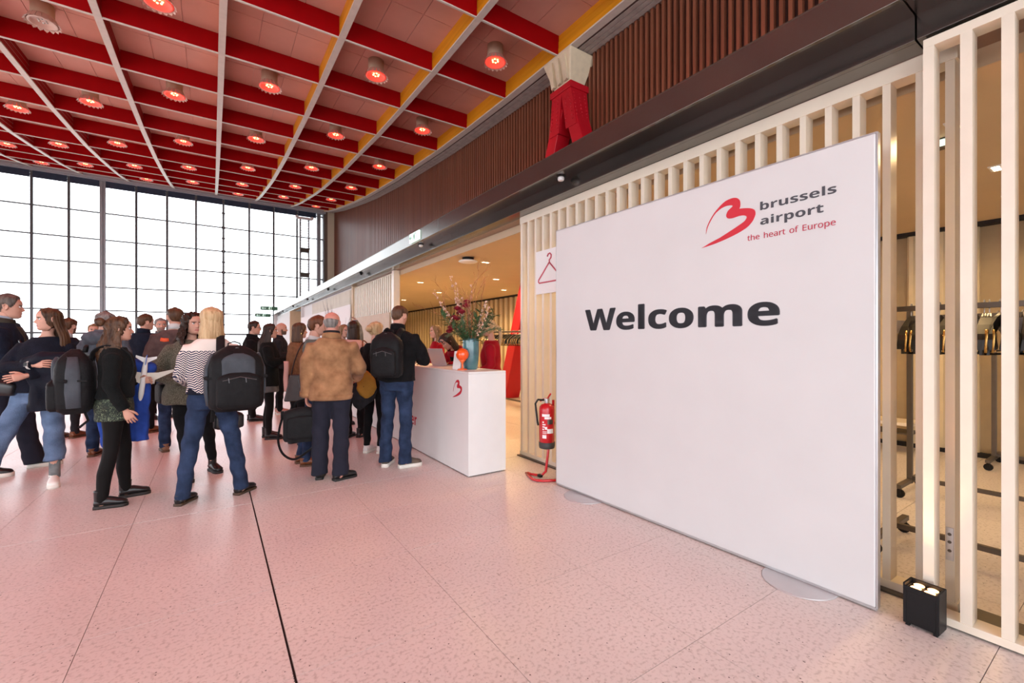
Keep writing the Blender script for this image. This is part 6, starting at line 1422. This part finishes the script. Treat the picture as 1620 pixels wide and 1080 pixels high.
# B : folded coat over the arms, shoulder bag, watch
t = carry(PB, 'folded_coat', 'dark navy coat folded over the forearms of the woman in light jeans', 'coat', (-.10, .165, .72))
COATN = cloth('dark navy nylon', (0.010, 0.012, 0.022), .2, 10, .6, .5, 12)
b = MB(); b.tube([(-.20, -.01, .50), (-.10, .03, .53), (.03, .04, .535), (.14, .01, .50)], [.06, .075, .075, .05], 14, 0, True)
rows = []
for i in range(12):
    u = i/11; rows.append([((-.19+.01*sin(u*9)+.32*(.5-.5*cos(2*PI*j/26))) if True else 0, .035+.045*sin(2*PI*j/26)*(1-.3*u)+.016*sin(j*1.1+u*5), .50-.44*u-.03*sin(2*PI*j/26*.5)) for j in range(26)])
b.loft(rows)
remesh_job(b, .012, 'cloth_body', [COATN], t, .004, 3, None, 4)
t = carry(PB, 'shoulder_bag', 'small black shoulder bag at the hip of the woman in light jeans', 'bag', (.27, .10, .93))
b = MB(); bag_loft(b, .13, .045, .15, .35, 1, .6); b.xf(Matrix.Rotation(rad(-14), 4, 'Y')); b.obj('bag_body', [BLKL], t, True)
strap(t, [(-.09, 0, .14), (-.14, -.02, .28), (-.16, -.05, .42), (-.13, -.10, .50)], BLKL, .010, .003)
Wm = PB.hands[1]; wloc = Matrix.Translation(PB.root.location) @ Matrix.Rotation(PB.root.rotation_euler.z, 4, 'Z') @ Wm
t = thing('smart_watch', 'square smart watch with pale band on the wrist over the folded coat', 'watch', tuple(wloc.translation)); t.rotation_euler = wloc.to_euler(); t.scale = (1, 1, 1)
b = MB(); b.box(-.052, -.014, -.019, .019, .040, .050); bev(b.obj('case', [CHROME], t), .004); b = MB(); b.box(-.049, -.017, -.016, .016, .0502, .0515); b.obj('screen', [BLACK], t)
b = MB(); b.tube([(-.033, .042*cos(a), .042*sin(a)) for a in [2*PI*j/20 for j in range(21)]], (.004, .012), 6, up=(0, 1, 0)); b.obj('band', [mat('pale watch band', (.6, .58, .55), .5)], t, True)
# A : leaflet held in the hand
wl = Matrix.Translation(PA.root.location) @ Matrix.Rotation(PA.root.rotation_euler.z, 4, 'Z') @ PA.hands[1]
t = thing('tablet', 'thin dark tablet held flat by the man in the navy coat', 'tablet', tuple(wl @ Vector((.10, .02, .03))), PA.root.rotation_euler.z)
b = MB(); b.box(-.07, .07, -.02, .20, 0, .008); bev(b.obj('case', [BLACK], t), .003); b = MB(); b.box(-.062, .062, -.012, .192, .0082, .009); b.obj('screen', [mat('tablet glass', (.25, .26, .28), .1)], t)
# D : royal blue coat over the arm, aeroplane model in the hand
BLUE = cloth('royal blue fleece', (0.030, 0.075, 0.36), .2, 10, .95, .5, 14)
t = carry(PD, 'blue_coat', 'royal blue coat draped over the left arm of the woman in the leaf print skirt', 'coat', (-.20, .10, .52))
b = MB(); b.tube([(.0, -.08, .72), (.02, .03, .755), (.01, .14, .73)], [.055, .075, .06], 14, 0, True)
rows = []
for i in range(14):
    u = i/13; rows.append([(.06*cos(2*PI*j/26)*(1-.2*u)+.012*sin(j*1.4+u*4), .035+(.125-.055*u)*sin(2*PI*j/26)+.03*u, .76-.755*u) for j in range(26)])
b.loft(rows)
remesh_job(b, .012, 'cloth_body', [BLUE], t, .005, 4, None, 4)
t = carry(PD, 'blue_scarf', 'royal blue coat hem hanging behind the legs below the trekking backpack', 'coat', (-.10, -.10, .50))
b = MB(); rows = []
for i in range(9):
    u = i/8; rows.append([(.05*cos(2*PI*j/20), .05*u+.055*sin(2*PI*j/20)+.01*sin(j+u*4), .40-.39*u) for j in range(20)])
b.loft(rows); remesh_job(b, .013, 'cloth_body', [BLUE], t, .004, 5, None, 3)
PLW = mat('model plane white', (.74, .74, .72), .3); PLB = mat('model plane grey cream', (.55, .52, .44), .4); PLT = mat('model plane blue tail', (.03, .12, .5), .3)
Mx = Matrix.Translation(PD.root.location) @ Matrix.Rotation(PD.root.rotation_euler.z, 4, 'Z')
pl = Mx @ (PD.hands[-1] @ Vector((.045, .03, .0)))
t = thing('model_aeroplane', 'white model aeroplane held nose down in front of the blue coat', 'model plane', tuple(pl))
t.rotation_euler = (rad(8), rad(6), rad(8))
# local: nose down -z, tail up; wings along x, fin towards -y (the camera side)
b = MB(); b.loft([[(r*cos(2*PI*j/16), r*sin(2*PI*j/16)+yo, z) for j in range(16)] for z, r, yo in ((-.22, .003, 0), (-.21, .010, 0), (-.19, .016, 0), (-.15, .021, 0), (.08, .021, 0), (.14, .016, -.004), (.19, .007, -.012), (.20, .002, -.014))]); b.obj('fuselage', [PLW], t, True)
for s in (-1, 1):
    b = MB(); b.loft([[(s*.012, -.006, -.06), (s*.012, .0, .045), (s*.012, .006, .045), (s*.012, .004, -.06)], [(s*.10, -.012, -.005), (s*.10, -.009, .055), (s*.10, -.006, .055), (s*.10, -.008, -.005)], [(s*.21, -.022, .072), (s*.21, -.020, .095), (s*.21, -.017, .095), (s*.21, -.018, .072)]]); w_ = b.obj('wing', [PLB], t)
    b = MB(); b.loft([[(s*.075+.012*cos(2*PI*j/12), .016+.012*sin(2*PI*j/12), z) for j in range(12)] for z in (-.055, .0)]); b.obj('engine', [PLW], w_, True)
    b = MB(); b.loft([[(s*.006, -.010, .135), (s*.006, -.010, .185), (s*.006, -.006, .185), (s*.006, -.006, .135)], [(s*.075, -.014, .185), (s*.075, -.014, .205), (s*.075, -.012, .205), (s*.075, -.012, .185)]]); b.obj('tailplane', [PLW], t)
b = MB(); b.loft([[(-.003, -.012, .11), (.003, -.012, .11), (.003, -.014, .19), (-.003, -.014, .19)], [(-.002, -.085, .19), (.002, -.085, .19), (.002, -.085, .225), (-.002, -.085, .225)]]); b.obj('tail_fin', [PLT], t)
# K : small black handbag hanging in front, seen between her legs
t = carry(PK_, 'handbag', 'small black handbag hanging between the blonde woman\'s legs', 'bag', (.13, .16, .60))
b = MB(); bag_loft(b, .125, .05, .17, .3, 1, .55); b.obj('bag_body', [BLKL], t, True); strap(t, [(-.09, 0, .16), (-.07, .01, .30), (0, .02, .40), (.07, .01, .30), (.09, 0, .16)], BLKL, .008, .004, 'handle')
# J : broad black bag strap
t = carry(PJ, 'crossbody_bag', 'black bag on a broad black strap across the tweed blazer', 'bag', (.20, -.20, .80))
b = MB(); bag_loft(b, .05, .14, .22, .25, 1, .5); b.obj('bag_body', [NYL], t, True)
strap(t, [(p[0]-.20, p[1]+.20, p[2]-.80) for p in ((.22, -.16, 1.0), (.215, .02, 1.02), (.15, .165, 1.10), (.06, .195, 1.21), (-.03, .185, 1.32), (-.085, .135, 1.41), (-.105, .01, 1.475), (-.08, -.12, 1.41), (.06, -.19, 1.2), (.19, -.18, 1.02))], NYL, .030, .006)
# N : white bottle
wl = Matrix.Translation(PN.root.location) @ Matrix.Rotation(PN.root.rotation_euler.z, 4, 'Z') @ PN.hands[1]
t = thing('bottle', 'clear white capped bottle held by the long haired woman', 'bottle', tuple(wl @ Vector((.085, .0, -.03))-Vector((0, 0, .04))))
b = MB(); b.lathe([(.030, 0), (.033, .01), (.033, .14), (.026, .165), (.013, .19), (.013, .205)], n=18); b.obj('bottle_body', [mat('frosted plastic', (.66, .68, .70), .25)], t, True); b = MB(); b.lathe([(.016, .205), (.016, .228)], n=14); b.obj('cap', [WHITE], t)
# P : dark brown tote with long strap; pink scarf on her arm
t = carry(PP, 'tote_bag', 'large dark brown leather tote bag hanging from the woman in camel sweater', 'bag', (.30, -.06, .66), rad(65))
b = MB(); rows = [srect(lerp(.235, .155, q)*(.96 if q < .03 else 1), lerp(.085, .035, q), .36*q, 28, .5) for q in (0, .04, .2, .4, .6, .8, .97, 1.0)]; b.loft(rows); b.obj('bag_body', [LEATH], t, True)
strap(t, [(-.14, 0, .35), (-.10, .02, .55), (-.02, .06, .76), (.06, .10, .83)], LEATH, .010, .004); strap(t, [(.14, 0, .35), (.15, .04, .56), (.12, .09, .76), (.06, .10, .83)], LEATH, .010, .004)
b = MB(); b.tube([(-.15, -.04, .345), (0, -.043, .35), (.15, -.04, .345)], .005, 6); b.tube([(-.05, -.07, .29), (-.03, -.078, .19), (.03, -.078, .19), (.05, -.07, .29)], .006, 6); b.obj('zip', [ZIPM], t)
t = carry(PP, 'pink_scarf', 'pink scarf hanging behind the tote bag of the woman in camel sweater', 'scarf', (.10, -.20, .78))
b = MB(); b.loft([[(.05*cos(2*PI*j/14)+.012*sin(u*8), .03*sin(2*PI*j/14), .42-.42*u) for j in range(14)] for u in [i/8 for i in range(9)]]); b.obj('cloth_body', [PINKC], t, True)
# S : black laptop case with a trailing strap
t = carry(PS, 'laptop_case', 'black laptop case with trailing strap in the hand of the man in suede jacket', 'bag', (-.27, .10, .39), rad(8))
b = MB(); bag_loft(b, .205, .065, .36, .14, .6, .35); b.obj('bag_body', [cloth('matt black nylon', (.022, .022, .023), .2, 14, .7, .25, 40)], t, True)
b = MB(); bag_loft(b, .17, .02, .24, .14, .6, .35, .04, -.075); b.obj('front_pocket', [NYL], t, True)
strap(t, [(-.10, 0, .36), (-.07, 0, .42), (.06, 0, .44), (.09, 0, .36)], NYL, .014, .006, 'handle')
strap(t, [(-.20, -.02, .30), (-.235, -.03, .16), (-.245, -.05, .02), (-.20, -.07, -.10), (-.10, -.08, -.16), (.02, -.07, -.10), (.12, -.06, .0), (.19, -.03, .26)], NYL, .016, .004)
b = MB(); b.box(-.225, -.195, -.025, .01, .26, .33); b.box(.195, .22, -.025, .01, .26, .33); b.obj('strap_tab', [NYL], t)
# T : grey garment held up
wl = Matrix.Translation(PT.root.location) @ Matrix.Rotation(PT.root.rotation_euler.z, 4, 'Z') @ PT.hands[-1]
g0 = wl @ Vector((.08, 0, -.02))
t = thing('grey_coat', 'grey coat held up by a raised hand in front of the tan slat screen', 'coat', (g0[0], g0[1], g0[2]-.62), PT.root.rotation_euler.z)
b = MB(); b.loft([[(w*cos(2*PI*j/20)+.008*sin(j*2), .03+.055*sin(2*PI*j/20)+.008*sin(j*3.1), z) for j in range(20)] for z, w in ((0, .14), (.2, .15), (.4, .14), (.52, .11), (.58, .06), (.62, .025))]); b.obj('cloth_body', [cloth('grey wool', (.20, .21, .23), .25, 14)], t, True)
# U : cognac tote
t = carry(PU, 'leather_bag', 'cognac leather shoulder bag of the woman in the pink top', 'bag', (.24, -.12, .83), rad(30))
b = MB(); rows = [srect(lerp(.12, .175, q)*(.9 if q < .03 else 1), lerp(.075, .05, q), .33*q, 28, .6) for q in (0, .04, .2, .4, .6, .8, .97, 1.0)]; b.loft(rows); b.obj('bag_body', [TANL], t, True)
strap(t, [(-.13, -.02, .31), (-.12, .03, .46), (-.08, .10, .59), (-.03, .13, .62), (.05, .10, .52), (.13, .02, .31)], TANL, .013, .005)
# V : yellow lined jacket over the arm
t = carry(PV, 'yellow_lined_jacket', 'grey jacket with yellow lining hanging over the arm beside the blonde bun', 'jacket', (.03, -.24, .64), rad(40))
YL = cloth('ochre yellow lining', (.52, .27, .045), .15, 8, .7, .5, 12)
b = MB(); b.loft([[(w*cos(2*PI*j/24), .075*sin(2*PI*j/24)+.012*sin(j*1.7+z*20), z+.04*cos(2*PI*j/24)) for j in range(24)] for z, w in ((.0, .05), (.06, .13), (.16, .17), (.27, .15), (.37, .10), (.43, .04))]); remesh_job(b, .012, 'outer_cloth', [CHAR], t, .004, 6, None, 3)
b = MB(); b.loft([[(w*cos(2*PI*j/24)+.03, -.035+.06*sin(2*PI*j/24)+.010*sin(j*1.7+z*20), z) for j in range(24)] for z, w in ((.12, .03), (.17, .10), (.25, .13), (.35, .11), (.43, .06), (.47, .02))]); remesh_job(b, .012, 'lining', [YL], t, .004, 7, None, 3)
flush_jobs()
for nm in [o for o in bpy.data.objects if o.type == 'CURVE']:      # lettering and logos become plain meshes
    dg = bpy.context.evaluated_depsgraph_get(); me = bpy.data.meshes.new_from_object(nm.evaluated_get(dg)); n0 = nm.name; par = nm.parent; bold = nm.get('bold', 0)
    mw = (nm.location.copy(), nm.rotation_euler.copy()); old = nm.data; bpy.data.objects.remove(nm); bpy.data.curves.remove(old)
    if bold:
        bm = bmesh.new(); bm.from_mesh(me); g0 = bm.verts[:] + bm.edges[:] + bm.faces[:]
        for dx, dy in ((bold, 0), (-bold, 0), (0, bold*.6), (0, -bold*.6)):
            q = bmesh.ops.duplicate(bm, geom=g0)['geom']; bmesh.ops.translate(bm, verts=[e for e in q if isinstance(e, bmesh.types.BMVert)], vec=(dx, dy, 0))
        bm.to_mesh(me); bm.free()
    o = link(n0.split('.')[0], me, par); o.location, o.rotation_euler = mw
